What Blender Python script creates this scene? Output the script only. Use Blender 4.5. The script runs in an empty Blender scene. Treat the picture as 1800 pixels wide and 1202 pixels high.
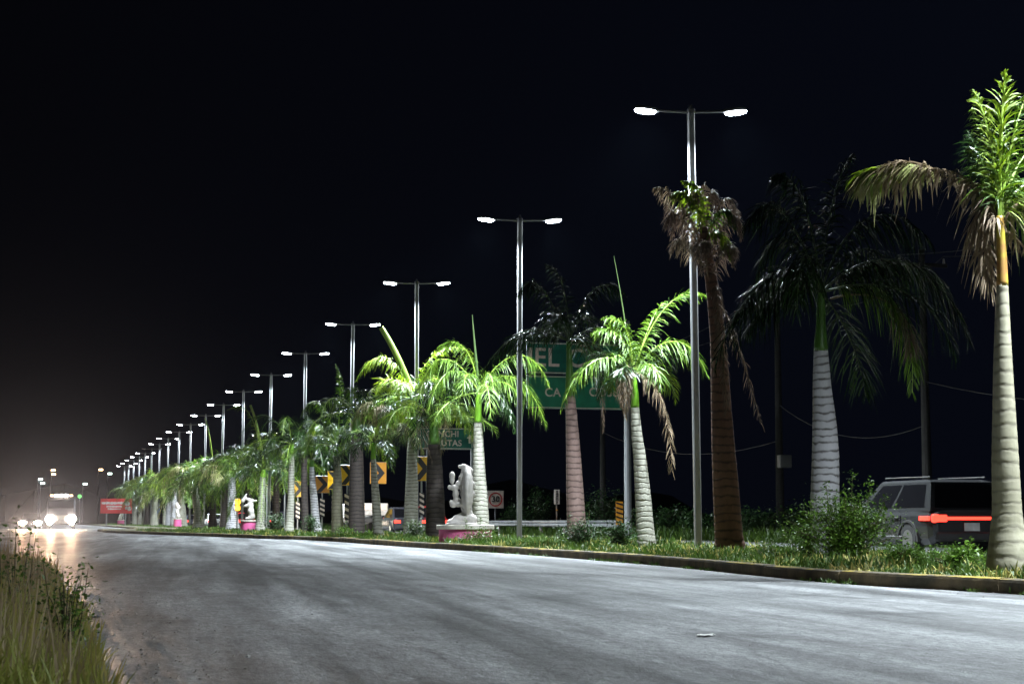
import bpy, math, random
import numpy as np
from mathutils import Vector, Matrix
random.seed(7); rng = np.random.default_rng(11)
S = bpy.context.scene; C = S.collection
# ---------------------------------------------------------------- camera
F = 3000.0; CAMH = 0.73; PITCH = math.atan(314.0/F)
cam = bpy.data.objects.new('camera', bpy.data.cameras.new('camera')); C.objects.link(cam)
cam.location = (0, 0, CAMH); cam.rotation_euler = (math.pi/2+PITCH, 0, 0)
cam.data.sensor_width = 36; cam.data.lens = 60; cam.data.clip_start = 0.1; cam.data.clip_end = 3000
S.camera = cam
cam.data.dof.use_dof = True; cam.data.dof.focus_distance = 33; cam.data.dof.aperture_fstop = 9.0
# ---------------------------------------------------------------- world, exposure
w = bpy.data.worlds.new('World'); S.world = w; w.use_nodes = True
nt = w.node_tree; nt.nodes.clear()
tc = nt.nodes.new('ShaderNodeTexCoord'); sx = nt.nodes.new('ShaderNodeSeparateXYZ')
nt.links.new(tc.outputs['Generated'], sx.inputs[0])
ma = nt.nodes.new('ShaderNodeMapRange'); ma.inputs[1].default_value = -0.35; ma.inputs[2].default_value = 0.25
nt.links.new(sx.outputs[0], ma.inputs[0])
mx = nt.nodes.new('ShaderNodeMix'); mx.data_type = 'RGBA'
mx.inputs[6].default_value = (0.0011, 0.0012, 0.0020, 1); mx.inputs[7].default_value = (0.0016, 0.0022, 0.0048, 1)
nt.links.new(ma.outputs[0], mx.inputs[0])
bg = nt.nodes.new('ShaderNodeBackground'); bg.inputs[1].default_value = 1.0
nt.links.new(mx.outputs[2], bg.inputs[0])
ow = nt.nodes.new('ShaderNodeOutputWorld'); nt.links.new(bg.outputs[0], ow.inputs[0])
S.view_settings.view_transform = 'Standard'; S.view_settings.look = 'None'
S.view_settings.exposure = 0.0; S.view_settings.gamma = 1.0
S.cycles.use_light_tree = True; S.cycles.max_bounces = 4; S.cycles.volume_bounces = 0
S.cycles.sample_clamp_indirect = 3; S.cycles.caustics_reflective = False; S.cycles.caustics_refractive = False
LAMP_W = 1060.0
# ---------------------------------------------------------------- pixel / road maths
def ray(px, py):
    x, y = (px-900)/F, -(py-601)/F
    c, s = math.cos(PITCH), math.sin(PITCH)
    return np.array([x, c - y*s, s + y*c])          # forward=(0,c,s), up=(0,-s,c)
CAMP = np.array([0, 0, CAMH])
def P(px, py, Y):
    r = ray(px, py); return CAMP + r*(Y/r[1])
def G(px, py, z=0.0):
    r = ray(px, py); return CAMP + r*((z-CAMH)/r[2])
_v = ray(65, 915); ANG = math.atan2(-_v[0], _v[1])          # road direction, turned from +Y
D = np.array([-math.sin(ANG), math.cos(ANG)]); R = np.array([math.cos(ANG), math.sin(ANG)])
def W(lat, al, z=0.0): return np.array([R[0]*lat+D[0]*al, R[1]*lat+D[1]*al, z])
def road(p): return float(p[0]*R[0]+p[1]*R[1]), float(p[0]*D[0]+p[1]*D[1])
def at_lat(px, lat, z=0.0, py=930):
    r = ray(px, py); t = lat/(r[0]*R[0]+r[1]*R[1]); return np.array([r[0]*t, r[1]*t, z])
MED = 0.13
# ---------------------------------------------------------------- materials
def mat(name, col=(.5,.5,.5), rough=.6, metal=0.0, emit=None, es=0.0):
    m = bpy.data.materials.new(name); m.use_nodes = True
    b = m.node_tree.nodes['Principled BSDF']
    b.inputs['Base Color'].default_value = (*col, 1); b.inputs['Roughness'].default_value = rough
    b.inputs['Metallic'].default_value = metal
    if emit: b.inputs['Emission Color'].default_value = (*emit, 1); b.inputs['Emission Strength'].default_value = es
    return m
def N(m, t, **kw):
    n = m.node_tree.nodes.new(t)
    for k, v in kw.items(): setattr(n, k, v)
    return n
def noisy(name, c1, c2, scale=5, rough=.7, bump=.2, detail=6, metal=0, stretch=(1,1,1), lo=.35, hi=.65, bscale=None, spec=.5):
    m = mat(name, c1, rough, metal); L = m.node_tree.links; b = m.node_tree.nodes['Principled BSDF']
    b.inputs['Specular IOR Level'].default_value = spec
    t = N(m, 'ShaderNodeTexCoord'); mp = N(m, 'ShaderNodeMapping'); mp.inputs['Scale'].default_value = stretch
    L.new(t.outputs['Object'], mp.inputs[0])
    n = N(m, 'ShaderNodeTexNoise'); n.inputs['Scale'].default_value = scale; n.inputs['Detail'].default_value = detail
    L.new(mp.outputs[0], n.inputs[0])
    r = N(m, 'ShaderNodeMapRange'); r.inputs[1].default_value = lo; r.inputs[2].default_value = hi; L.new(n.outputs[0], r.inputs[0])
    x = N(m, 'ShaderNodeMix', data_type='RGBA'); x.inputs[6].default_value = (*c1,1); x.inputs[7].default_value = (*c2,1)
    L.new(r.outputs[0], x.inputs[0]); L.new(x.outputs[2], b.inputs['Base Color'])
    n2 = N(m, 'ShaderNodeTexNoise'); n2.inputs['Scale'].default_value = bscale or scale*6; n2.inputs['Detail'].default_value = 5
    L.new(t.outputs['Object'], n2.inputs[0])
    bu = N(m, 'ShaderNodeBump'); bu.inputs['Strength'].default_value = bump; bu.inputs['Distance'].default_value = .02
    L.new(n2.outputs[0], bu.inputs['Height']); L.new(bu.outputs[0], b.inputs['Normal'])
    m['mix'] = x.name
    return m
def leafmat(name, c1, c2, trans=.35, rough=.4, scale=3.0, tcol=None):
    m = mat(name, c1, rough); L = m.node_tree.links; b = m.node_tree.nodes['Principled BSDF']
    g = N(m, 'ShaderNodeNewGeometry'); t = N(m, 'ShaderNodeTexCoord')
    n = N(m, 'ShaderNodeTexNoise'); n.inputs['Scale'].default_value = scale; L.new(t.outputs['Object'], n.inputs[0])
    a = N(m, 'ShaderNodeMath', operation='MULTIPLY_ADD'); L.new(g.outputs['Random Per Island'], a.inputs[0]); a.inputs[1].default_value = .6
    L.new(n.outputs[0], a.inputs[2])
    r = N(m, 'ShaderNodeMapRange'); r.inputs[1].default_value = .4; r.inputs[2].default_value = 1.15; L.new(a.outputs[0], r.inputs[0])
    x = N(m, 'ShaderNodeMix', data_type='RGBA'); x.inputs[6].default_value = (*c1,1); x.inputs[7].default_value = (*c2,1)
    L.new(r.outputs[0], x.inputs[0]); L.new(x.outputs[2], b.inputs['Base Color'])
    tr = N(m, 'ShaderNodeBsdfTranslucent')
    if tcol:
        tr.inputs[0].default_value = (*tcol, 1)
    else: L.new(x.outputs[2], tr.inputs[0])
    ms = N(m, 'ShaderNodeMixShader'); ms.inputs[0].default_value = trans
    L.new(b.outputs[0], ms.inputs[1]); L.new(tr.outputs[0], ms.inputs[2])
    L.new(ms.outputs[0], m.node_tree.nodes['Material Output'].inputs[0])
    return m
def trunkmat(name, c1, c2, ring, sp=.13, mott=(.12,.11,.08), mamt=.45):
    m = mat(name, c1, .8); L = m.node_tree.links; b = m.node_tree.nodes['Principled BSDF']
    t = N(m, 'ShaderNodeTexCoord'); s = N(m, 'ShaderNodeSeparateXYZ'); L.new(t.outputs['Object'], s.inputs[0])
    n = N(m, 'ShaderNodeTexNoise'); n.inputs['Scale'].default_value = 2.2; n.inputs['Detail'].default_value = 3; L.new(t.outputs['Object'], n.inputs[0])
    a = N(m, 'ShaderNodeMath', operation='MULTIPLY_ADD'); L.new(n.outputs[0], a.inputs[0]); a.inputs[1].default_value = .22; L.new(s.outputs[2], a.inputs[2])
    q = N(m, 'ShaderNodeMath', operation='DIVIDE'); L.new(a.outputs[0], q.inputs[0]); q.inputs[1].default_value = sp
    f = N(m, 'ShaderNodeMath', operation='FRACT'); L.new(q.outputs[0], f.inputs[0])
    p = N(m, 'ShaderNodeMath', operation='PINGPONG'); L.new(f.outputs[0], p.inputs[0]); p.inputs[1].default_value = .5
    n3 = N(m, 'ShaderNodeTexNoise'); n3.inputs['Scale'].default_value = 9; n3.inputs['Detail'].default_value = 6; L.new(t.outputs['Object'], n3.inputs[0])
    ad = N(m, 'ShaderNodeMath', operation='MULTIPLY_ADD'); L.new(n3.outputs[0], ad.inputs[0]); ad.inputs[1].default_value = -.38; L.new(p.outputs[0], ad.inputs[2])
    r = N(m, 'ShaderNodeMapRange'); r.inputs[1].default_value = -.20; r.inputs[2].default_value = .02; L.new(ad.outputs[0], r.inputs[0])
    mp = N(m, 'ShaderNodeMapping'); mp.inputs['Scale'].default_value = (1,1,.35); L.new(t.outputs['Object'], mp.inputs[0])
    n2 = N(m, 'ShaderNodeTexNoise'); n2.inputs['Scale'].default_value = 5; n2.inputs['Detail'].default_value = 9; n2.inputs['Roughness'].default_value = .65; L.new(mp.outputs[0], n2.inputs[0])
    r2 = N(m, 'ShaderNodeMapRange'); r2.inputs[1].default_value = .3; r2.inputs[2].default_value = .7; L.new(n2.outputs[0], r2.inputs[0])
    x = N(m, 'ShaderNodeMix', data_type='RGBA'); x.inputs[6].default_value = (*c1,1); x.inputs[7].default_value = (*c2,1); L.new(r2.outputs[0], x.inputs[0])
    n4 = N(m, 'ShaderNodeTexNoise'); n4.inputs['Scale'].default_value = 2.3; n4.inputs['Detail'].default_value = 8; n4.inputs['Roughness'].default_value = .7; L.new(mp.outputs[0], n4.inputs[0])
    r4 = N(m, 'ShaderNodeMapRange'); r4.inputs[1].default_value = .55; r4.inputs[2].default_value = .68; r4.inputs[4].default_value = mamt; L.new(n4.outputs[0], r4.inputs[0])
    x3 = N(m, 'ShaderNodeMix', data_type='RGBA'); L.new(r4.outputs[0], x3.inputs[0]); L.new(x.outputs[2], x3.inputs[6]); x3.inputs[7].default_value = (*mott,1)
    x2 = N(m, 'ShaderNodeMix', data_type='RGBA'); x2.inputs[6].default_value = (*ring,1); L.new(x3.outputs[2], x2.inputs[7]); L.new(r.outputs[0], x2.inputs[0])
    L.new(x2.outputs[2], b.inputs['Base Color'])
    bu = N(m, 'ShaderNodeBump'); bu.inputs['Strength'].default_value = .6; bu.inputs['Distance'].default_value = .012
    sm = N(m, 'ShaderNodeMath', operation='MULTIPLY_ADD'); L.new(n3.outputs[0], sm.inputs[0]); sm.inputs[1].default_value = .6; L.new(r.outputs[0], sm.inputs[2])
    L.new(sm.outputs[0], bu.inputs['Height']); L.new(bu.outputs[0], b.inputs['Normal'])
    return m
def asphalt():
    m = mat('asphalt', (.06,.06,.06), .7); L = m.node_tree.links; b = m.node_tree.nodes['Principled BSDF']
    t = N(m, 'ShaderNodeTexCoord')
    def nz(scale, st, det=6, ro=.6, dist=0):
        vr = N(m, 'ShaderNodeVectorRotate', rotation_type='Z_AXIS'); L.new(t.outputs['Object'], vr.inputs['Vector']); vr.inputs['Angle'].default_value = .08 if st[1] < .2 else 0
        mp = N(m, 'ShaderNodeMapping'); mp.inputs['Scale'].default_value = st; L.new(vr.outputs[0], mp.inputs[0])
        n = N(m, 'ShaderNodeTexNoise'); n.inputs['Scale'].default_value = scale; n.inputs['Detail'].default_value = det
        n.inputs['Roughness'].default_value = ro; n.inputs['Distortion'].default_value = dist
        L.new(mp.outputs[0], n.inputs[0]); return n.outputs[0]
    def mr(v, a, c, o1=0., o2=1.):
        r = N(m, 'ShaderNodeMapRange'); r.inputs[1].default_value = a; r.inputs[2].default_value = c
        r.inputs[3].default_value = o1; r.inputs[4].default_value = o2; L.new(v, r.inputs[0]); return r.outputs[0]
    def mul(a, c):
        k = N(m, 'ShaderNodeMath', operation='MULTIPLY'); L.new(a, k.inputs[0])
        if isinstance(c, float): k.inputs[1].default_value = c
        else: L.new(c, k.inputs[1])
        return k.outputs[0]
    tracks = mr(nz(1.1, (1, .045, 1), 5, .6, .4), .38, .62, .48, 1.5)       # long wheel-worn bands
    big = mr(nz(.22, (1, .35, 1), 5), .32, .68, .6, 1.4)
    mid = mr(nz(1.6, (1, .35, 1), 9, .75), .3, .7, .60, 1.38)
    grit = mr(nz(70, (1,1,1), 3, .7), .3, .72, .45, 1.6)
    peb = mr(nz(190, (1,1,1), 2, .5), .60, .70, 1.0, 3.4)
    # dark tar seams
    mp = N(m, 'ShaderNodeMapping'); mp.inputs['Scale'].default_value = (1,.16,1); L.new(t.outputs['Object'], mp.inputs[0])
    wn = N(m, 'ShaderNodeTexNoise'); wn.inputs['Scale'].default_value = .9; wn.inputs['Detail'].default_value = 5; L.new(mp.outputs[0], wn.inputs[0])
    va = N(m, 'ShaderNodeMix', data_type='RGBA', blend_type='ADD'); va.inputs[0].default_value = .35
    L.new(mp.outputs[0], va.inputs[6]); L.new(wn.outputs[1], va.inputs[7])
    vo = N(m, 'ShaderNodeTexVoronoi', feature='DISTANCE_TO_EDGE'); vo.inputs['Scale'].default_value = .55; L.new(va.outputs[2], vo.inputs[0])
    crack = mr(vo.outputs[0], .0, .004, .72, 1.0)
    fine = mr(nz(3.4, (1, .05, 1), 7, .7), .34, .66, .72, 1.3)
    spk = mul(mr(nz(30, (1, .22, 1), 4, .85), .36, .64, .60, 1.42), mr(nz(9, (1, .5, 1), 6, .8), .35, .65, .8, 1.22))
    stain = mr(nz(.75, (1, .6, 1), 4, .5, .8), .60, .68, 1.0, .6)
    v = mul(mul(mul(mul(tracks, big), mul(mid, grit)), peb), crack)
    v = mul(mul(v, fine), mul(spk, stain))
    v = mul(v, 1.0)
    cc = N(m, 'ShaderNodeCombineColor')
    L.new(mul(v, .172), cc.inputs[0]); L.new(mul(v, .176), cc.inputs[1]); L.new(mul(v, .178), cc.inputs[2])
    L.new(cc.outputs[0], b.inputs['Base Color'])
    L.new(mr(nz(.8, (1,.1,1), 6), .3, .7, .42, .66), b.inputs['Roughness'])
    hh = N(m, 'ShaderNodeMath', operation='ADD'); L.new(nz(90, (1,1,1), 4, .7), hh.inputs[0]); L.new(mul(nz(5, (1,.5,1), 7, .7), 3.5), hh.inputs[1])
    bu = N(m, 'ShaderNodeBump'); bu.inputs['Strength'].default_value = .8; bu.inputs['Distance'].default_value = .012
    L.new(hh.outputs[0], bu.inputs['Height']); L.new(bu.outputs[0], b.inputs['Normal'])
    return m
M = {}
M['asphalt'] = asphalt()
M['dirt'] = noisy('dirt', (.055,.045,.03), (.11,.095,.065), 1.5, .95, .6, 8)
M['soil'] = noisy('soil', (.03,.04,.015), (.085,.075,.04), 1.2, .95, .6, 8)
M['land'] = noisy('land', (.02,.028,.012), (.045,.05,.025), .3, .95, .3, 8)
M['kerb'] = noisy('kerb_concrete', (.17,.12,.06), (.06,.05,.03), 3, .9, .5, 8)
M['kerb_paint'] = noisy('worn_yellow_paint', (.34,.25,.03), (.09,.075,.05), 2.2, .8, .5, 10, lo=.38, hi=.52)
M['steel'] = noisy('galvanised_steel', (.27,.28,.29), (.17,.175,.18), 3, .5, .1, 6, metal=.15, stretch=(1,1,.2))
M['steel_rust'] = noisy('rusty_steel', (.30,.29,.28), (.20,.11,.07), 4, .6, .1, 8, metal=.3)
M['arm'] = mat('lamp_arm_grey', (.12,.12,.13), .5, .4)
M['head'] = mat('lamp_head_grey', (.22,.23,.24), .45, .5)
M['led'] = mat('led_white', (.9,.9,.9), .4, 0, (.86,.95,1.0), 90)
M['led_off'] = mat('led_unlit', (.5,.5,.5), .3)
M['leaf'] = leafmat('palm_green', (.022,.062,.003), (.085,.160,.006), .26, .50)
M['leaf_shade'] = leafmat('palm_shaded_green', (.006,.016,.004), (.014,.034,.007), .14, .25)  # leaves of unlit crowns; the lack of light is put into the colour
M['leaf_lime'] = leafmat('palm_lime', (.075,.15,.005), (.19,.26,.012), .36, .50)
M['leaf_tan'] = leafmat('palm_tan', (.24,.19,.10), (.20,.23,.07), .3, .6)
M['leaf_dead'] = leafmat('palm_dead', (.17,.12,.075), (.31,.235,.155), .18, .75)
M['leaf_rot'] = leafmat('palm_dark_dead', (.09,.06,.045), (.19,.135,.10), .12, .6)
M['rachis'] = noisy('rachis_green', (.19,.32,.04), (.26,.33,.06), 5, .45, .1)
M['rachis_shade'] = noisy('rachis_shaded_green', (.02,.045,.01), (.035,.06,.015), 5, .45, .1)  # leaf stalks of the unlit crowns, shade painted into their colour too
M['rachis_dead'] = noisy('rachis_brown', (.13,.085,.045), (.20,.14,.08), 6, .7, .2)
M['shaft'] = noisy('crownshaft_green', (.13,.36,.02), (.22,.42,.04), 2.5, .38, .05, stretch=(1,1,.3))
M['shaft_dark'] = noisy('crownshaft_dark', (.05,.13,.02), (.08,.17,.03), 2.5, .38, .05, stretch=(1,1,.3))
M['shaft_yel'] = noisy('crownshaft_yellow', (.46,.42,.03), (.34,.17,.05), 2.0, .45, .05, stretch=(1,1,1.2), lo=.42, hi=.58)
M['trunk'] = trunkmat('trunk_pale', (.33,.33,.27), (.50,.49,.42), (.14,.13,.10))
M['trunk_white'] = trunkmat('trunk_whitish', (.40,.395,.42), (.52,.51,.54), (.09,.08,.075), .135, mamt=.25)
M['trunk_moss'] = trunkmat('trunk_mossy', (.20,.185,.12), (.33,.31,.23), (.17,.155,.11), .15, (.13,.13,.06), .7)
for n_ in M['trunk_moss'].node_tree.nodes:
    if n_.type == 'BUMP': n_.inputs['Strength'].default_value = .3
M['trunk_brown'] = trunkmat('trunk_brown', (.10,.05,.034), (.19,.10,.068), (.045,.025,.018), .17, (.09,.045,.03), .6)
M['trunk_mauve'] = trunkmat('trunk_mauve', (.18,.115,.10), (.28,.19,.165), (.08,.05,.045), .16, (.12,.07,.05), .5)
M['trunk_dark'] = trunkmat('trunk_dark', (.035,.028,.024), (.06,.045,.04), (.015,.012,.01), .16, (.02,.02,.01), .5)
M['grass'] = leafmat('grass_green', (.025,.065,.007), (.085,.15,.018), .35, .5, 1.0)
M['grass_dry'] = leafmat('grass_dry', (.42,.34,.11), (.32,.34,.08), .35, .6, 1.0)
M['grass_olive'] = leafmat('grass_olive', (.20,.26,.04), (.36,.38,.08), .35, .55, 1.0)
M['grass_seed'] = leafmat('grass_seed', (.32,.24,.14), (.42,.34,.21), .25, .7, 1.0)
M['shrub'] = leafmat('shrub_leaf', (.03,.08,.008), (.11,.20,.02), .3, .38, 4)
M['shrub_dark'] = leafmat('shrub_dark_leaf', (.012,.04,.010), (.035,.08,.018), .25, .45, 4)
M['far_leaf'] = leafmat('far_leaf', (.003,.006,.003), (.006,.011,.005), .0, .95, 4)
M['stem'] = mat('stem', (.07,.06,.03), .8)
M['bark'] = noisy('bark', (.05,.04,.03), (.09,.075,.06), 5, .9, .5)
M['stone'] = noisy('white_stone', (.56,.53,.50), (.40,.37,.34), 2.2, .75, .5, 9)
M['pink'] = noisy('pink_paint', (.62,.10,.28), (.48,.10,.24), 2.0, .6, .25, 8)
M['capstone'] = noisy('capstone', (.60,.57,.50), (.42,.39,.34), 3, .7, .3)
M['sgreen'] = noisy('sign_green', (.0,.13,.09), (.0,.09,.065), 3, .4, .0)
M['sgreen_lo'] = noisy('sign_green_light', (.01,.20,.11), (.008,.15,.08), 3, .4, .0)
M['sback'] = mat('sign_back', (.25,.25,.26), .5, .5)
M['swhite'] = noisy('sign_white', (.78,.66,.58), (.60,.50,.44), 6, .45, .0)
M['yellow'] = noisy('chevron_yellow', (.92,.52,.01), (.84,.46,.01), 4, .4, .0)
M['orange'] = noisy('chevron_orange', (.62,.26,.02), (.52,.21,.02), 4, .45, .0)
M['black'] = mat('sign_black', (.012,.012,.014), .5)
M['red'] = noisy('sign_red', (.62,.03,.03), (.5,.04,.04), 4, .45, .0)
M['whitep'] = noisy('white_paint', (.72,.70,.68), (.5,.48,.46), 6, .6, .1)
M['wood'] = noisy('pole_concrete', (.03,.027,.025), (.016,.015,.014), 5, .85, .3)
M['wire'] = mat('wire', (.02,.02,.022), .6, .0)
M['carsilver'] = mat('car_silver', (.06,.062,.065), .25, .6)
M['cardark'] = mat('car_dark', (.05,.05,.06), .25, .3)
M['carred'] = mat('car_red', (.32,.02,.02), .25, .2)
M['carwhite'] = mat('car_white', (.65,.64,.62), .3, .0)
M['glass'] = mat('car_glass', (.005,.005,.006), .05); M['glass'].node_tree.nodes['Principled BSDF'].inputs['Specular IOR Level'].default_value = .25
M['rubber'] = mat('rubber', (.02,.02,.02), .8)
M['rim'] = mat('rim', (.35,.35,.36), .3, .8)
M['plastic'] = mat('black_plastic', (.03,.03,.03), .6)
M['tail'] = mat('tail_lamp', (.5,.02,.02), .3, 0, (1,.045,.025), 4.0)
M['taildim'] = mat('tail_trim', (.4,.01,.01), .25, 0, (1,.03,.02), .8)
M['headl'] = mat('head_lamp', (.9,.9,.9), .2, 0, (1,.84,.62), 900)
M['glarel'] = mat('glare_lamp', (.9,.8,.7), .2, 0, (1,.66,.36), 60)  # glow of the small lamps added to widen the headlight glare
M['amber'] = mat('amber_lamp', (.9,.5,.05), .3, 0, (1,.46,.01), 3.2)
M['amberbody'] = mat('signal_yellow', (.7,.36,.02), .5)
M['farwarm'] = mat('far_lamp_warm', (.9,.8,.6), .3, 0, (1,.66,.33), 9)
M['farcool'] = mat('far_lamp_cool', (.9,.9,.9), .3, 0, (.75,1,.93), 7)
M['fargreen'] = mat('signal_green', (.1,.5,.1), .3, 0, (.25,.9,.25), 1.2)
M['litsign'] = mat('lit_sign', (.8,.7,.6), .4, 0, (1,.75,.5), .42)
M['blue'] = mat('sign_blue', (.03,.13,.42), .5)
M['paper'] = mat('paper', (.75,.74,.70), .7)
M['pebble'] = noisy('pebbles', (.12,.11,.10), (.4,.38,.35), 8, .8, .2)
M['wall_far'] = noisy('far_wall', (.16,.15,.14), (.22,.21,.2), 1, .9, .2)
# ---------------------------------------------------------------- mesh helpers
class MB:
    def __init__(s): s.V = []; s.F = []; s.I = []; s.n = 0; s.mats = []
    def mi(s, m):
        if m not in s.mats: s.mats.append(m)
        return s.mats.index(m)
    def add(s, V, Fs, m):
        V = np.asarray(V, float).reshape(-1, 3); k = s.mi(m)
        s.V.append(V)
        for f in Fs: s.F.append([i+s.n for i in f]); s.I.append(k)
        s.n += len(V)
    def box(s, c, d, m, rz=0, bev=0):
        x, y, z = d[0]/2, d[1]/2, d[2]/2
        if bev:
            b = bev; pts = []
            for zz, q in ((-z, b), (-z+b, 0), (z-b, 0), (z, b)):
                pts += [(-x+q,-y+b,zz),(-x+b,-y+q,zz),(x-b,-y+q,zz),(x-q,-y+b,zz),(x-q,y-b,zz),(x-b,y-q,zz),(-x+b,y-q,zz),(-x+q,y-b,zz)]
            V = np.array(pts); Fs = [list(range(7,-1,-1)), list(range(24,32))]
            for r in range(3):
                for i in range(8): Fs.append([r*8+i, r*8+(i+1)%8, (r+1)*8+(i+1)%8, (r+1)*8+i])
        else:
            V = np.array([(-x,-y,-z),(x,-y,-z),(x,y,-z),(-x,y,-z),(-x,-y,z),(x,-y,z),(x,y,z),(-x,y,z)])
            Fs = [(3,2,1,0),(4,5,6,7),(0,1,5,4),(1,2,6,5),(2,3,7,6),(3,0,4,7)]
        if rz:
            c_, s_ = math.cos(rz), math.sin(rz); V = np.c_[V[:,0]*c_-V[:,1]*s_, V[:,0]*s_+V[:,1]*c_, V[:,2]]
        s.add(V+np.array(c), Fs, m)
    def tube(s, pts, rad, m, seg=8, cap=True, ripple=None):
        pts = np.asarray(pts, float); n = len(pts)
        rad = np.full(n, rad) if np.isscalar(rad) else np.asarray(rad, float)
        T = np.gradient(pts, axis=0); T /= np.linalg.norm(T, axis=1)[:,None]+1e-9
        up = np.array([0,0,1.]) if abs(T[0][2]) < .9 else np.array([0,1.,0])
        V = []
        for i in range(n):
            a = np.cross(up, T[i]); a /= np.linalg.norm(a)+1e-9; b = np.cross(T[i], a); up = b if abs(T[i] @ up) > .99 else up
            for k in range(seg):
                t = 2*math.pi*k/seg; V.append(pts[i]+rad[i]*(a*math.cos(t)+b*math.sin(t)))
        Fs = []
        for i in range(n-1):
            for k in range(seg): Fs.append((i*seg+k, i*seg+(k+1)%seg, (i+1)*seg+(k+1)%seg, (i+1)*seg+k))
        if cap: Fs += [tuple(range(seg-1,-1,-1)), tuple((n-1)*seg+k for k in range(seg))]
        s.add(V, Fs, m)
    def disc_y(s, c, r, th, m, seg=16, ang=0, yaw=0):     # cylinder with axis along y
        V = []; 
        for yy in (-th/2, th/2):
            for k in range(seg):
                t = 2*math.pi*k/seg+ang; V.append((r*math.cos(t), yy, r*math.sin(t)))
        Fs = [tuple(range(seg)), tuple(range(2*seg-1, seg-1, -1))]+[((k+1)%seg, k, seg+k, seg+(k+1)%seg) for k in range(seg)]
        V = np.array(V)
        if yaw:
            c_, s_ = math.cos(yaw), math.sin(yaw); V = np.c_[V[:,0]*c_-V[:,1]*s_, V[:,0]*s_+V[:,1]*c_, V[:,2]]
        s.add(V+np.array(c), Fs, m)
    def prism(s, poly, y0, y1, m):                        # poly of (x,z), extruded along y
        n = len(poly); V = [(x,y0,z) for x,z in poly]+[(x,y1,z) for x,z in poly]
        Fs = [tuple(range(n)), tuple(range(2*n-1,n-1,-1))]+[((k+1)%n,k,n+k,n+(k+1)%n) for k in range(n)]
        s.add(V, Fs, m)
    def quads(s, V, nq, m):                               # big numpy batch; V is (nq*4,3)
        k = s.mi(m); s.V.append(V)
        base = s.n + np.arange(nq)[:,None]*4 + np.arange(4)[None]
        s.F += base.tolist(); s.I += [k]*nq; s.n += len(V)
    def strips(s, V, N_, ns, m):                          # V (N_,ns+1,2,3) ribbons
        k = s.mi(m); s.V.append(V.reshape(-1,3)); st = (ns+1)*2
        b = s.n + np.arange(N_)[:,None]*st
        for j in range(ns):
            q = np.concatenate([b+2*j, b+2*j+1, b+2*j+3, b+2*j+2], 1); s.F += q.tolist(); s.I += [k]*N_
        s.n += N_*st
    def build(s, name, parent=None, loc=None, smooth=False, rz=0):
        V = np.concatenate(s.V); me = bpy.data.meshes.new(name)
        me.from_pydata(V.tolist(), [], s.F)
        me.materials.clear()
        for m in s.mats: me.materials.append(M[m])
        me.polygons.foreach_set('material_index', s.I)
        if smooth: me.polygons.foreach_set('use_smooth', [True]*len(s.F))
        me.update()
        o = bpy.data.objects.new(name, me); C.objects.link(o)
        if parent is not None: o.parent = parent
        if loc is not None: o.location = loc
        if rz: o.rotation_euler = (0,0,rz)
        return o
def tag(o, label=None, cat=None, group=None, kind=None):
    if label: o['label'] = label
    if cat: o['category'] = cat
    if group: o['group'] = group
    if kind: o['kind'] = kind
    return o
def thing(name, label, cat, loc=(0,0,0), rz=0, group=None):
    o = bpy.data.objects.new(name, None); C.objects.link(o); o.empty_display_size = .2
    o.location = tuple(loc); o.rotation_euler = (0,0,rz)
    return tag(o, label, cat, group)
def copy_tree(o, parent=None):
    c = o.copy(); C.objects.link(c)
    if parent is not None: c.parent = parent
    for ch in [x for x in bpy.data.objects if x.parent == o]: copy_tree(ch, c)
    return c
def bez(pts, n):
    pts = [np.asarray(p, float) for p in pts]; t = np.linspace(0,1,n)[:,None]; k = len(pts)-1
    return sum(math.comb(k,i)*(1-t)**(k-i)*t**i*pts[i] for i in range(k+1))
def cat_rom(pts, n):
    pts = [np.asarray(p, float) for p in pts]; pts = [2*pts[0]-pts[1]]+pts+[2*pts[-1]-pts[-2]]; o = []
    for i in range(1, len(pts)-2):
        a,b,c,d = pts[i-1:i+3]
        for t in np.linspace(0,1,n,endpoint=False):
            o.append(.5*((2*b)+(-a+c)*t+(2*a-5*b+4*c-d)*t*t+(-a+3*b-3*c+d)*t**3))
    o.append(pts[-2]); return np.array(o)
def ribbons(mb, P0, Dr, L, w, droop, side, ns, m, taper=True, curl=None):
    n = len(P0); s = np.linspace(0,1,ns+1)
    pts = P0[:,None]+Dr[:,None]*(L[:,None]*s)[:,:,None]
    pts[:,:,2] -= (droop*L)[:,None]*s**2
    if curl is not None: pts += curl[:,None]*(L[:,None]*s**2)[:,:,None]
    prof = np.array([.55]+[1.0]*(ns-1)+[.08]) if taper else np.ones(ns+1)
    if ns == 1: prof = np.array([1., .05])
    off = side[:,None]*(w[:,None]*prof[None])[:,:,None]*.5
    V = np.stack([pts-off, pts+off], 2)
    mb.strips(V, n, ns, m)
def nrm(a): return a/(np.linalg.norm(a, axis=-1, keepdims=True)+1e-9)
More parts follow.
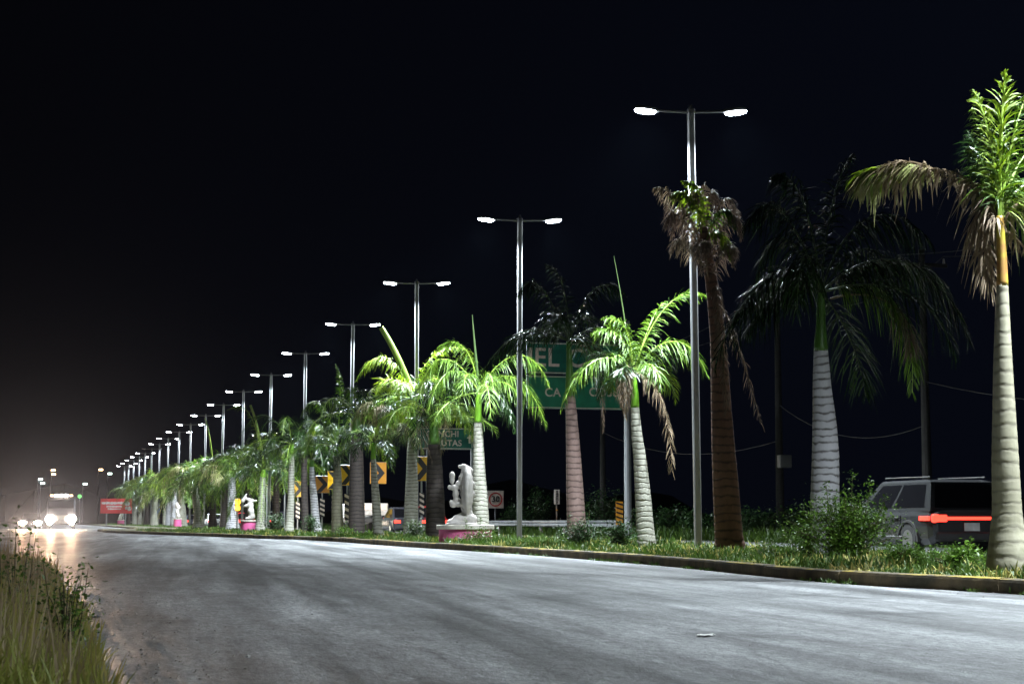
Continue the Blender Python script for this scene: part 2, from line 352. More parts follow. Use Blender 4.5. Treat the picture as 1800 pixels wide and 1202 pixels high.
# ---------------------------------------------------------------- setting: land, roads, kerbs
def sheet(name, poly, z, m, zb=None):
    """flat polygon in road coordinates; the object itself is turned with the road"""
    me = bpy.data.meshes.new(name); n = len(poly)
    if zb is None: me.from_pydata([(a,b,z) for a,b in poly], [], [list(range(n))])
    else:
        me.from_pydata([(a,b,z) for a,b in poly]+[(a,b,zb) for a,b in poly], [], [list(range(n))]+[[k,(k+1)%n,n+(k+1)%n,n+k] for k in range(n)])
    me.materials.append(M[m]); o = bpy.data.objects.new(name, me); C.objects.link(o); o.rotation_euler = (0,0,ANG); o['kind'] = 'structure'
    return o
sheet('ground', [(-900,-60),(900,-60),(900,1600),(-900,1600)], -0.03, 'land')
ledge = cat_rom([(.30,-20),(.30,4),(.36,12),(.28,20),(.2,27),(-1.2,36),(-5,50),(-9,75),(-11,110),(-12,180)], 6)
sheet('road', [tuple(p) for p in ledge]+[(-12,900),(23.6,900),(23.6,-20)], 0.0, 'asphalt')
kp = [(9.9,-12),(9.8,6)]+[road(G(*p)) for p in ((1800,1045),(1500,1027),(1300,1008),(1150,993),(900,973),(700,960),(560,950),(450,946),(350,942),(250,938.5),(190,936))]
kl = road(G(178,934)); kp += [kl, (kl[0]-.1, kl[1]+3.5), (kl[0]+1.0, kl[1]+6), (6.6, kl[1]+12), (8.0, kl[1]+30), (8.4, kl[1]+60), (8.6, 430)]
kerb_line = cat_rom(kp, 10)
kl2 = np.array([(15.8, 430), (15.8,-12)])
med = [tuple(p) for p in kerb_line]+[tuple(p) for p in kl2]
sheet('median_strip', [(a+(.10 if a<14 else -.10), b) for a,b in med], MED, 'soil', -.02)
def kerb(name, line, side):
    mb = MB(); line = np.array(line); seg = np.r_[0, np.cumsum(np.linalg.norm(np.diff(line, axis=0), axis=1))]
    tot = seg[-1]; a = 0.0; k = 0
    while a < tot-.2:
        ln = random.uniform(2.6,3.1) if a < 160 else 12; b = min(a+ln, tot)
        ss = np.linspace(a+.006, b-.006, 4); x = np.interp(ss, seg, line[:,0]); y = np.interp(ss, seg, line[:,1])
        t = nrm(np.c_[np.gradient(x), np.gradient(y)]); nn = np.c_[t[:,1], -t[:,0]]*side
        dz = random.uniform(-.012,.01); do = random.uniform(-.012,.012)
        V = []
        prof = [(0,-.02),(0,.12),(.012,.147),(.035,.155),(.15,.158),(.165,.15),(.165,-.02)]
        for i in range(4):
            for (o, z) in prof: V.append((x[i]+nn[i,0]*(o+do), y[i]+nn[i,1]*(o+do), z+(dz if z > 0 else 0)))
        Fs = []; Ft = []
        for i in range(3):
            for j in range(6):
                f = (i*7+j, (i+1)*7+j, (i+1)*7+j+1, i*7+j+1); (Ft if 2 <= j <= 4 else Fs).append(f)
        V = np.array(V); kk = mb.n
        mb.add(V, Fs+[tuple(range(7)), tuple(21+q for q in range(6,-1,-1))], 'kerb')
        mb.V.append(np.zeros((0,3)));
        for f in Ft: mb.F.append([q+kk for q in f]); mb.I.append(mb.mi('kerb_paint'))
        a = b
    o = mb.build(name, rz=ANG); o['kind'] = 'structure'; return o
kerb('kerb', kerb_line, 1)
kerb('kerb', [(15.95,430),(15.95,-12)], 1)
# ---------------------------------------------------------------- street lamps
def make_lamp():
    t = thing('street_lamp', 'x', 'street lamp')
    H = 9.55
    mb = MB(); mb.box((0,0,H/2+.02), (.15,.15,H), 'steel', bev=.02); mb.build('pole', t)
    mb = MB(); mb.box((0,0,.02), (.36,.36,.03), 'steel_rust', bev=.008)
    for sx_ in (-1,1):
        for sy in (-1,1): mb.tube([(sx_*.13,sy*.13,.03),(sx_*.13,sy*.13,.09)], .014, 'steel_rust', 6)
    mb.build('base_plate', t)
    mb = MB(); mb.box((0,0,H+.06), (.17,.17,.1), 'arm', bev=.02); mb.tube([(0,0,H+.1),(0,0,H+.2)], [.05,.03], 'arm', 8)
    mb.build('pole_cap', t)
    for s in (-1,1):
        mb = MB(); mb.tube([(s*.05,0,H+.03),(s*.85,0,H+.06)], [.034,.03], 'arm', 8); mb.build('arm', t)
        mb = MB()
        # flat LED head: rounded outline, thin, tapered to the arm
        prof = [(.0,.05),(.08,.09),(.2,.15),(.34,.17),(.46,.15),(.53,.09),(.55,.0)]
        out = [(x,y) for x,y in prof]+[(x,-y) for x,y in prof[-2::-1]]
        n = len(out); V = []
        for zz, k in ((0,1.0),(.05,1.0),(.085,.75)):
            for x,y in out: V.append((s*(.72+.275+(x-.275)*k), y*k, H+.03+zz+.08*x))
        Fs = [list(range(n)), [2*n+i for i in range(n)][::-1]]
        for r in range(2):
            for i in range(n): Fs.append((r*n+i, r*n+(i+1)%n, (r+1)*n+(i+1)%n, (r+1)*n+i))
        mb.add(V, Fs, 'head'); h = mb.build('lamp_head', t)
        mb = MB(); V = []
        for zz, k in ((0.0,.86),(-.03,.84),(-.055,.6)):
            for x,y in out: V.append((s*(.72+.3+(x-.275)*k), y*k, H+.028+zz+.08*x))
        Fs = [[2*n+i for i in range(n)][::-1]]
        for r in range(2):
            for i in range(n): Fs.append((r*n+i, r*n+(i+1)%n, (r+1)*n+(i+1)%n, (r+1)*n+i))
        mb.add(V, Fs, 'led'); mb.build('light_panel', h)
    return t
LDAT = bpy.data.lights.new('led_light', 'AREA'); LDAT.shape = 'RECTANGLE'; LDAT.size = .5; LDAT.size_y = .24
LDAT.energy = LAMP_W; LDAT.color = (.83,.93,1.0); LDAT.spread = math.radians(128)
def lamp_light(root, s, energy=None):
    o = bpy.data.objects.new('led_light', LDAT); C.objects.link(o); o.parent = root
    o.location = (s*1.02, 0, 9.49); o.rotation_euler = (0, math.radians(10)*(-s), 0)
    return o
L1Y = 37.0; KD = L1Y*2.7
lamp0 = make_lamp()
ordn = ['nearest','second','third','fourth','fifth','sixth','seventh','eighth','ninth','tenth','eleventh','twelfth','thirteenth','fourteenth','fifteenth','sixteenth','seventeenth','eighteenth','nineteenth']
where = {0:'its post behind the dead brown palm', 1:'its long post right of the white sculpture',
 2:'its post beside the small green grutas sign', 3:'its right head touching a broken palm stalk', 4:'its post sinking into bright green fronds',
 5:'its right head hidden in dark leaves', 6:'lit over the middle palms'}
first = True
LX = 3120.0
for n_ in range(-2, 20):
    u = n_ + 1.7
    Z = L1Y*(u/2.7)
    if n_ < 1: Z -= 5.5  # unseen near lamps pulled off the even spacing to light the right-edge palm
    # position on the lamp line: lateral fixed, distance along the road linear
    lat = LX/F*(L1Y/2.7)*D[1]
    al = Z/ (D[1]) - lat*R[1]/D[1]
    p = W(lat, al, MED-.01)
    o = lamp0 if first else copy_tree(lamp0); first = False
    o.location = tuple(p); o.rotation_euler = (math.radians(random.uniform(-.3,.3)), math.radians(random.uniform(-.4,.4)), math.radians(4+random.uniform(-2,2)))
    if n_ >= 1:
        i = n_-1
        tag(o, f"{ordn[i]} double-headed street lamp" + (', '+where[i] if i in where else (', small in the distance' if i > 9 else ', rising over the palm crowns')), 'street lamp', 'street lamps along the median')
    else: tag(o, ['double-headed street lamp in the median behind the camera','double-headed street lamp in the median beside the camera, out of view','double-headed street lamp just past the right picture edge'][n_+2], 'street lamp', 'street lamps along the median')
    if n_ != 14:
        for s in (-1,1): lamp_light(o, s)
    else:
        for h in [x for x in bpy.data.objects if x.parent == o and x.name.startswith('lamp_head')]:
            for q in [x for x in bpy.data.objects if x.parent == h]:
                q.data = q.data.copy(); q.data.materials[0] = M['led_off']
#----PART2
# ---------------------------------------------------------------- palms
def frond(mb, pts, L=.5, n=44, m='leaf', rm='rachis', droop=.5, plume=.5, wl=.035, rr=.02, fwd=.75, ns=3, wild=.12, start=.12, tipL=.35, gap=0.0):
    """rachis along a Bezier through pts; two combs of narrow leaflets, plumose, bending down"""
    if m == 'leaf_shade' and rm == 'rachis': rm = 'rachis_shade'
    c = bez(pts, 22); mb.tube(c, np.linspace(rr, rr*.25, 22), rm, 5)
    t = np.repeat(np.linspace(start, 1.0, n), 2); t = np.clip(t+rng.normal(0,.006,2*n), 0, 1)
    if gap: k = rng.random(2*n) > gap; t = t[k]
    N_ = len(t); f = t*21; i = np.minimum(f.astype(int), 20); fr = (f-i)[:,None]
    p = c[i]*(1-fr)+c[i+1]*fr; T = nrm(c[np.minimum(i+1,21)]-c[i])
    up = np.array([0,0,1.]); side = np.cross(T, up); bad = np.linalg.norm(side, axis=1) < .2
    side[bad] = np.cross(T[bad], [0,1,0.]); side = nrm(side); nn = np.cross(side, T)
    sg = np.where(rng.random(N_) < .5, 1., -1.)[:,None]
    tilt = rng.normal(.1, plume, N_)[:,None]
    d = nrm(sg*side*np.cos(tilt)+nn*np.sin(tilt)+T*(fwd*(.55+.9*t[:,None]))+rng.normal(0,wild,(N_,3)))
    ln = L*(np.clip(np.sin(np.pi*(.16+.70*t))**.7, .1, 1)*(1-(1-tipL)*np.clip((t-.7)/.3,0,1)))*rng.uniform(.75,1.1,N_)
    wv = nrm(np.cross(d, nrm(nn+rng.normal(0,.35,(N_,3)))))
    ribbons(mb, p, d, ln, np.full(N_, wl)*rng.uniform(.7,1.2,N_), rng.uniform(.6,1.4,N_)*droop, wv, ns, m)
def rnd_frond(mb, c, az, el, Lr, m='leaf', L=.5, n=36, droop=.5, sag=.6, **k):
    d = np.array([math.cos(az), math.sin(az), 0]); s, co = math.sin(el), math.cos(el)
    p1 = c + (d*co+np.array([0,0,s]))*Lr*.5
    p2 = c + d*co*Lr*.95 + np.array([0,0,s*Lr*.9-sag*Lr*.25])
    p3 = c + d*(co*Lr*.95+.12*Lr) + np.array([0,0,s*Lr*.75-sag*Lr*.75])
    frond(mb, [c,p1,p2,p3], L, n, m, droop=droop, **k)
def rings(mb, pts, rad, m, seg=18, sp=.13, amp=.007):
    pts = np.asarray(pts); n = max(8, int(np.linalg.norm(pts[-1]-pts[0])/.035))
    tt = np.linspace(0,1,n); src = np.linspace(0,1,len(pts))
    c = cat_rom(pts, 10); sc_ = np.linspace(0,1,len(c)); c = np.stack([np.interp(tt, sc_, c[:,k]) for k in range(3)], 1)
    r = np.interp(tt, src, rad); z = c[:,2]
    r = r*(1-amp*2*np.exp(-((((z/sp)%1)-.5)/.16)**2)*1.2+rng.normal(0,.004,n))
    mb.tube(c, r, m, seg)
def palm(label, px, lat, axis, green=None, tm='trunk', sm='shaft', seed=0, nf=13, Lr=1.9, Lf=.5, crown_c=None, mats=('leaf','leaf','leaf_shade','leaf_lime'),
         fronds=(), dead=(), spear=None, el=(-.35,1.25), n=52, skip=None, base_w=None, wl=.021, grp='palms along the median', droop=.5, upw=0):
    """axis: [(px,py,width px)...] from ground to where the bare trunk ends; green: the same for the crownshaft.  fronds: pixel paths + depth offsets"""
    b = at_lat(px, lat, MED); Y = b[1]; q = lambda x, y, dy=0: P(x, y, Y+dy)
    t = thing('palm_tree', label, 'palm tree', b, 0, grp)
    pts = [b-np.array([0,0,.05])]+[q(a[0], a[1]) for a in axis]; k = Y/F
    rad = [(base_w or axis[0][2]*1.15)*k/2]+[a[2]*k/2 for a in axis]
    def loc(m_):  m_.V = [v-b for v in m_.V]; return m_
    mb = MB(); rings(mb, pts, rad, tm); loc(mb).build('trunk', t, smooth=True)
    top = pts[-1]
    if green:
        gp = [top-np.array([0,0,.02])]+[q(a[0], a[1]) for a in green]; gr = [axis[-1][2]*k/2*1.03]+[a[2]*k/2 for a in green]
        mb = MB(); cc = cat_rom(gp, 6); mb.tube(cc, np.interp(np.linspace(0,1,len(cc)), np.linspace(0,1,len(gr)), gr), sm, 14); loc(mb).build('crownshaft', t, smooth=True); top = gp[-1]
    c = q(*crown_c) if crown_c else top
    rs = random.Random(seed); mb = MB()
    for i in range(nf):
        az = i*2.39996+seed; e = el[0]+(el[1]-el[0])*((i+.5)/nf)**.9+rs.uniform(-.12,.12)
        m_ = rs.choice(mats)
        if skip and skip(az % (2*math.pi), e): continue
        rnd_frond(mb, c, az, e, Lr*rs.uniform(.82,1.1), m_, Lf, n, droop=droop*rs.uniform(.7,1.3), sag=rs.uniform(.6,1.15), wl=wl, ns=3 if Y < 80 else 2)
    for fd in fronds:
        pp, kw = fd; frond(mb, [q(*a) if len(a) == 3 else q(a[0],a[1]) for a in pp], **{**dict(L=Lf, wl=wl), **kw, 'n': int(kw.get('n', n+14)*1.9)})
    if mb.n: loc(mb).build('crown', t)
    for fd in dead:
        pp, kw = fd; mb = MB(); nm = kw.pop('name', 'dead_frond') if isinstance(kw, dict) else 'dead_frond'
        frond(mb, [q(*a) if len(a) == 3 else q(a[0],a[1]) for a in pp], **{**dict(L=Lf, n=n+10, m='leaf_dead', rm='rachis_dead', droop=1.3, wl=wl*.8, wild=.3, fwd=.5), **kw})
        loc(mb).build(nm, t)
    if spear:
        mb = MB(); sp = [q(*a) if len(a) == 3 else q(a[0],a[1]) for a in spear[0]]; cc = bez(sp, 12)
        r0 = spear[1]*k/2; mb.tube(cc, np.linspace(r0, r0*spear[2], 12), spear[3], 8)
        loc(mb).build('spear_leaf', t)
    return t
DEADT = dict(m='leaf_tan', rm='rachis_dead', droop=1.0)
# 1: the large lit palm at the right edge; lime fronds paint in lamp light
palm('tallest pale palm at the right edge with yellow crownshaft and hanging tan frond', 1775, 10.6,
  [(1775,975,78),(1771,935,60),(1770,893,51),(1767,810,47),(1765,726,40),(1763,640,33),(1762,560,26),(1762,500,20)], [(1761,455,18),(1759,410,15),(1757,380,13)], 'trunk_moss', 'shaft_yel',
  seed=3, nf=0, base_w=92, Lf=.5, wl=.02, grp='large palms near the camera',
  fronds=[([(1757,390),(1757,280),(1760,200),(1768,128,.1)], dict(L=.46, n=46, plume=1.1, fwd=1.1, droop=.35, rr=.03, m='leaf_lime')),
    ([(1757,385),(1752,290),(1735,200),(1712,160,0.277)], dict(L=.40, n=34, plume=.8, fwd=1.1, droop=.6, m='leaf_lime')),
    ([(1757,385),(1758,300),(1740,230,0.105),(1708,190,0.301)], dict(L=.42, n=34, plume=.8, fwd=1.0, droop=.8)),
    ([(1757,385),(1768,290),(1785,210),(1806,165,.2)], dict(L=.45, n=34, plume=.8, fwd=1.1, droop=.6)),
    ([(1757,385),(1775,300),(1810,240,0.3),(1860,230,0.5)], dict(L=.5, n=34, plume=.7, droop=.8)),
    ([(1757,390),(1775,330),(1815,300,0.3),(1870,330,0.5)], dict(L=.5, n=34, plume=.7, droop=.8, m='leaf_lime')),
    ([(1757,390),(1745,320,.4),(1720,270,.8),(1700,230,1.1)], dict(L=.42, n=34, plume=.7, droop=.7, m='leaf_shade')),
    ([(1758,380),(1752,330,0.031),(1725,290,0.197),(1703,262,0.332)], dict(L=.40, n=34, plume=.6, droop=.9, m='leaf', wl=.022)),
    ([(1757,390),(1790,350,.4),(1830,340,.8),(1880,400,1.1)], dict(L=.5, n=34, plume=.7, droop=.7, m='leaf')),
    ([(1640,298,0.720),(1590,280,1.027),(1540,290,1.335),(1506,318,1.544)], dict(L=.38, n=46, plume=.25, droop=1.0, m='leaf_tan', rm='rachis', wl=.045, start=0, tipL=.8)),
    ([(1575,300,1.119),(1545,295,1.304),(1520,300,1.458),(1503,312,1.562)], dict(L=.30, n=26, plume=.3, droop=.8, m='leaf_lime', rm='rachis', wl=.05, start=0, tipL=.8))],
  dead=[([(1757,395),(1735,330,0.135),(1700,300,0.351),(1640,298,0.720)], dict(L=.34, n=70, droop=1.1, m='leaf_dead', wl=.03, wild=.4, start=.02, tipL=.9)),
    ([(1640,298,0.720),(1610,283,0.904),(1580,280,1.089),(1560,288,1.212)], dict(L=.36, n=34, droop=1.3, m='leaf_dead', wl=.035, wild=.4, start=.0, tipL=.9)),
    ([(1755,395),(1720,320,0.228),(1715,380,0.258),(1742,500,0.092)], dict(L=.30, n=90, droop=1.4, m='leaf_dead', wl=.026, wild=.4, start=.05, tipL=.9)),
    ([(1760,395),(1785,350,0.3),(1815,335,0.4),(1850,360,0.5)], dict(L=.36, n=60, droop=1.2, m='leaf_tan', wl=.03, wild=.3)),
    ([(1760,408),(1772,400,0.2),(1790,425,0.3),(1815,450,0.4)], dict(L=.12, n=14, droop=1.4, wild=.4, rr=.03))])
# 2: big dark palm
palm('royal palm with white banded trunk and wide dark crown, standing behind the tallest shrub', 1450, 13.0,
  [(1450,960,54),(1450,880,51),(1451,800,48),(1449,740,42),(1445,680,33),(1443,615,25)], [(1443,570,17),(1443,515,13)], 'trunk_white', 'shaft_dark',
  seed=1, nf=7, Lr=2.2, Lf=.62, mats=('leaf_shade',), base_w=58, grp='large palms near the camera', droop=.8,
  fronds=[([(1443,515),(1400,440),(1340,470,-.3),(1288,565,-.5)], dict(L=.6, m='leaf_shade', droop=1.0, n=60)),
    ([(1443,515),(1400,380),(1350,310,-.2),(1310,400,-.4)], dict(L=.6, m='leaf_shade', droop=1.0, n=60)),
    ([(1443,515),(1430,360),(1390,290,-.2),(1360,310,-.4)], dict(L=.6, m='leaf_shade', droop=1.0, n=60)),
    ([(1443,515),(1480,380),(1560,330,-.2),(1640,430,-.4)], dict(L=.65, m='leaf_shade', droop=1.1, n=60)),
    ([(1443,515),(1520,430),(1640,420,-.2),(1705,600,-.4)], dict(L=.65, m='leaf_shade', droop=1.1, n=64)),
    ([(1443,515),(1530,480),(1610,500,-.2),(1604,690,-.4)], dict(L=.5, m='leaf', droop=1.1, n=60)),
    ([(1443,515),(1500,460,.5),(1600,430,.8),(1660,500,1.0)], dict(L=.6, m='leaf_shade', droop=1.1, n=60)),
    ([(1443,515),(1450,400,.3),(1470,300,.5),(1500,270,.6)], dict(L=.6, m='leaf_shade', droop=.9, n=60)),
    ([(1443,520),(1400,480,-.3),(1340,520,-.4),(1310,590,-.5)], dict(L=.5, m='leaf_shade', droop=1.0, n=50))],
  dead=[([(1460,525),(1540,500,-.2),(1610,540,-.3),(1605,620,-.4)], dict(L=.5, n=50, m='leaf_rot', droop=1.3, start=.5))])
# 3: dead palm in front of the first lamp
palm('dead brown palm with collapsed broom shaped crown beside the nearest lamp post', 1284, 13.2,
  [(1281,940,50),(1276,860,46),(1271,780,41),(1267,700,35),(1262,600,28),(1254,520,24),(1245,460,20),(1236,400,16)], None, 'trunk_brown',
  seed=3, nf=0, base_w=60, Lf=.42, crown_c=(1236,400), grp='large palms near the camera',
  fronds=[([(1238,420),(1225,350,-.1),(1205,325,-.2),(1178,345,-.3)], dict(L=.3, n=36, m='leaf_lime', droop=.9, wl=.045, rm='rachis')),
    ([(1238,420),(1240,350,.1),(1232,320,.0),(1200,318,-.1)], dict(L=.28, n=30, m='leaf_lime', droop=.8, wl=.045)),
    ([(1240,420),(1262,360,-.1),(1285,350,-.2),(1292,400,-.3)], dict(L=.25, n=26, m='leaf', droop=.9, wl=.04)),
    ([(1240,420),(1255,400,-.2),(1282,400,-.3),(1285,455,-.3)], dict(L=.22, n=18, m='leaf_lime', droop=.9, wl=.035))],
  dead=[([(1242,480),(1222,420,.2),(1190,370,.2),(1160,345,.1)], dict(L=.30, n=80, m='leaf_rot', droop=.9)),
    ([(1244,480),(1215,430,-.3),(1190,400,-.4),(1180,440,-.5)], dict(L=.28, n=70, m='leaf_dead', droop=1.0)),
    ([(1246,480),(1262,400,.2),(1280,340,.2),(1300,380,.2)], dict(L=.30, n=80, m='leaf_rot', droop=.9)),
    ([(1246,500),(1260,450,-.3),(1280,420,-.3),(1296,440,-.4)], dict(L=.28, n=70, m='leaf_rot', droop=1.0)),
    ([(1246,500),(1240,440,-.4),(1236,400,-.5),(1245,440,-.6)], dict(L=.26, n=70, m='leaf_rot', droop=1.0)),
    ([(1246,500),(1238,400,.4),(1230,330,.4),(1240,320,.4)], dict(L=.26, n=70, m='leaf_rot', droop=.8)),
    ([(1250,520),(1262,480,-.2),(1262,520,-.3),(1262,600,-.3)], dict(L=.16, n=70, m='leaf_rot', droop=1.2)),
    ([(1240,455),(1215,370,-.1),(1175,320,-.2),(1150,330,-.3)], dict(L=.30, n=60, m='leaf_dead', droop=1.2, wl=.03)),
    ([(1240,455),(1205,380,-.2),(1175,350,-.3),(1172,400,-.4)], dict(L=.27, n=70, m='leaf_rot', droop=1.0)),
    ([(1240,455),(1212,360,.1),(1190,330,.1),(1180,420,.1)], dict(L=.27, n=70, m='leaf_rot', droop=1.0)),
    ([(1240,455),(1225,340,0),(1225,305,0),(1212,380,-.2)], dict(L=.27, n=70, m='leaf_rot', droop=1.0)),
    ([(1240,455),(1242,340,.1),(1250,300,.1),(1262,370,.1)], dict(L=.27, n=70, m='leaf_rot', droop=1.0)),
    ([(1240,455),(1258,350,0),(1285,310,0),(1296,390,0)], dict(L=.27, n=70, m='leaf_rot', droop=1.0)),
    ([(1242,455),(1275,380,-.2),(1300,350,-.3),(1303,420,-.4)], dict(L=.24, n=64, m='leaf_rot', droop=1.0)),
    ([(1242,460),(1270,430,-.2),(1290,400,-.3),(1290,470,-.4)], dict(L=.24, n=64, m='leaf_rot', droop=1.0)),
    ([(1242,460),(1230,420,-.2),(1225,400,-.4),(1232,480,-.4)], dict(L=.24, n=60, m='leaf_rot', droop=1.0)),
    ([(1252,520),(1280,545,-.2),(1305,620,-.3),(1338,745,-.4)], dict(L=.17, n=80, m='leaf_rot', droop=1.2, start=.05, tipL=1)),
    ([(1252,520),(1268,570,-.2),(1272,640,-.3),(1278,725,-.4)], dict(L=.15, n=80, m='leaf_rot', droop=1.2, start=.05, tipL=1))])
# 4: green palm left of the first lamp
palm('green palm with pale leaning trunk and dead frond skirt left of the nearest lamp', 1137, 13.2,
  [(1134,930,32),(1130,870,28),(1125,810,23),(1119,760,19),(1116,715,15)], [(1116,690,13),(1113,660,10)], 'trunk', 'shaft',
  seed=2, nf=7, Lr=1.25, Lf=.42, el=(.1,1.1), base_w=36, grp='large palms near the camera',
  fronds=[([(1113,660),(1110,600),(1080,565,-.3),(1042,585,-.5)], dict(L=.5, n=56, droop=.7)),
    ([(1113,660),(1110,590),(1100,550),(1060,560,-.2)], dict(L=.45, n=50, droop=.7)),
    ([(1113,660),(1135,570),(1190,490,.1),(1240,520,.2)], dict(L=.45, n=56, droop=.5)),
    ([(1113,660),(1150,590),(1210,570,-.2),(1243,660,-.3)], dict(L=.5, n=56, droop=.8)),
    ([(1113,660),(1150,620),(1190,600,.4),(1235,640,.6)], dict(L=.5, n=56, droop=.7, m='leaf_shade')),
    ([(1113,660),(1070,600,-.5),(1020,630,-.8),(985,720,-1)], dict(L=.42, n=56, droop=.8)),
    ([(1113,660),(1130,600),(1150,540,.3),(1170,530,.6)], dict(L=.4, n=46, droop=.5)),
    ([(1113,660),(1090,610,.5),(1050,600,.9),(1020,660,1.2)], dict(L=.42, n=50, droop=.7, m='leaf_shade'))],
  dead=[([(1112,650),(1098,625,-.2),(1093,660,-.3),(1092,715,-.3)], dict(L=.25, n=60, droop=1.3)),
    ([(1112,650),(1104,630,-.2),(1100,680,-.2),(1100,735,-.2)], dict(L=.2, n=60, droop=1.3)),
    ([(1116,655),(1150,665,-.2),(1178,700,-.3),(1181,828,-.3)], dict(L=.2, n=80, droop=1.4, start=.1, tipL=1))],
  spear=([(1107,640),(1100,570),(1092,520),(1079,450)], 4.5, .1, 'rachis_shade'))
# 5: brownish trunk with dark crown before the big green sign
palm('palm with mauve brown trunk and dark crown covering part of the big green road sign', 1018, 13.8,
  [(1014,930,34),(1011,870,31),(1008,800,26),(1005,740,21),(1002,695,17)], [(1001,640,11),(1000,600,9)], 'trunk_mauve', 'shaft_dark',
  seed=5, nf=8, Lr=1.9, Lf=.5, mats=('leaf_shade',), el=(.0,1.3), base_w=36, grp='large palms near the camera',
  fronds=[([(1000,600),(960,570),(900,560,-.3),(845,660,-.5)], dict(L=.6, n=60, m='leaf_shade', droop=1.0, rr=.03)),
    ([(1000,600),(1060,590),(1075,650,-.3),(1050,700,-.5)], dict(L=.4, n=50, m='leaf_shade', droop=1.0)),
    ([(1000,600),(960,500),(935,470,-.3),(910,520,-.5)], dict(L=.5, n=56, m='leaf_shade', droop=.9)),
    ([(1000,600),(1020,520),(1060,470,-.3),(1100,520,-.5)], dict(L=.5, n=56, m='leaf_shade', droop=.9)),
    ([(1000,600),(1000,520),(985,470),(960,465)], dict(L=.45, n=50, m='leaf_shade', droop=.7))],
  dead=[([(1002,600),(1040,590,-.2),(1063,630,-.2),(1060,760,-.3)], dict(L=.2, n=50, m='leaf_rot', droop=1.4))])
# 6: palm right of the sculpture
palm('green palm with ringed white trunk directly right of the white sculpture', 848, 13.4,
  [(846,930,30),(844,880,27),(842,830,23),(841,780,18),(840,742,14)], [(841,715,12),(842,690,9)], 'trunk', 'shaft',
  seed=4, nf=12, Lr=1.9, Lf=.55, el=(-.1,1.2), base_w=34, grp='large palms near the camera',
  fronds=[([(842,690),(800,610),(750,610,-.3),(738,700,-.5)], dict(L=.55, n=60, droop=1.0)),
    ([(842,690),(810,630),(770,640,-.6),(752,725,-.9)], dict(L=.42, n=60, droop=.8)),
    ([(842,690),(880,640),(930,650,-.3),(960,750,-.5)], dict(L=.55, n=60, droop=.9)),
    ([(842,690),(880,610),(940,600,-.2),(965,680,-.4)], dict(L=.5, n=60, droop=.9)),
    ([(842,690),(860,650),(890,680,-.6),(905,760,-.9)], dict(L=.42, n=50, droop=.9, m='leaf_shade')),
    ([(842,690),(830,600),(800,590),(770,610)], dict(L=.5, n=50, droop=.8))],
  spear=([(842,690),(836,620),(832,580),(830,553)], 6, .2, 'rachis_shade'))
# 7
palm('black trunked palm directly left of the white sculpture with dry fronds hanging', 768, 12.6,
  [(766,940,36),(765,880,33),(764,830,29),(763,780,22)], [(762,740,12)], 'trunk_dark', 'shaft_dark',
  seed=6, nf=16, Lr=2.2, Lf=.5, mats=('leaf','leaf_shade','leaf_lime'), el=(.15,1.2), base_w=50,
  fronds=[([(762,740),(790,640,-.3),(820,590,-.4),(835,640,-.5)], dict(L=.4, n=50, droop=.6, m='leaf_lime'))],
  dead=[([(762,735),(740,690,-.3),(728,740,-.4),(760,810,-.5)], dict(L=.35, n=50, m='leaf_dead', droop=1.3)),
        ([(762,735),(780,690,-.3),(790,730,-.4),(775,800,-.5)], dict(L=.35, n=50, m='leaf_tan', droop=1.3))])
# 8
palm('palm directly left of the third lamp post with a broken stalk sticking up', 722, 13.4,
  [(722,930,26),(723,880,23),(724,830,20),(724,790,17),(725,768,14)], [(726,735,10),(726,700,8)], 'trunk', 'shaft',
  seed=8, nf=16, Lr=2.1, Lf=.52, mats=('leaf','leaf_lime','leaf_shade'), el=(-.1,1.1), base_w=30,
  fronds=[([(726,700),(740,630),(780,590,-.2),(830,620,-.4)], dict(L=.4, n=50, droop=.6, m='leaf_lime')),
          ([(726,700),(700,620),(660,600,-.4),(625,670,-.6)], dict(L=.5, n=56, droop=.8, m='leaf_lime'))],
  spear=([(724,690),(712,655),(695,615),(670,576)], 12, .75, 'rachis'))
# 9
palm('slender leaning palm with bright green neck and tan frond before the orange chevron', 667, 12.2,
  [(664,930,17),(661,880,15),(658,840,12),(656,806,9)], [(656,795,8),(657,778,7)], 'trunk', 'shaft',
  seed=9, nf=11, Lr=1.8, Lf=.45, mats=('leaf','leaf_shade'), el=(.1,1.1), base_w=24,
  fronds=[([(657,778),(690,730),(725,730,-.4),(745,800,-.6)], dict(L=.5, n=56, droop=1.1, m='leaf_tan'))],
  dead=[([(657,775),(675,700,-.3),(640,680,-.5),(616,755,-.6)], dict(L=.55, n=70, m='leaf_tan', droop=1.1)),
        ([(657,775),(690,710,-.3),(680,690,-.5),(640,740,-.6)], dict(L=.5, n=60, m='leaf_dead', droop=1.1))])
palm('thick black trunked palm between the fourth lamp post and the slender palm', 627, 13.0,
  [(627,930,30),(627,870,27),(627,820,25),(627,760,20)], [(627,730,12)], 'trunk_dark', 'shaft_dark', seed=10, nf=16, Lr=2.4, el=(.15,1.3), mats=('leaf_shade','leaf'), base_w=34)
palm('palm with speckled pale trunk in front of the yellow chevron signs', 595, 12.6,
  [(593,930,21),(593,880,19),(593,840,15),(592,800,11)], [(592,785,8)], 'trunk_moss', 'shaft', seed=11, nf=18, Lr=2.4, mats=('leaf','leaf_lime','leaf_shade','leaf_shade'), el=(.12,1.25), base_w=30,
  fronds=[([(592,785),(575,710),(555,680,-.4),(530,730,-.6)], dict(L=.5, n=56, droop=.7)),
          ([(592,785),(620,700),(660,660,-.2),(700,690,-.4)], dict(L=.45, n=56, droop=.6, m='leaf_lime')),
          ([(592,785),(600,700,.4),(600,660,.6),(590,640,.8)], dict(L=.3, n=40, droop=.5))])
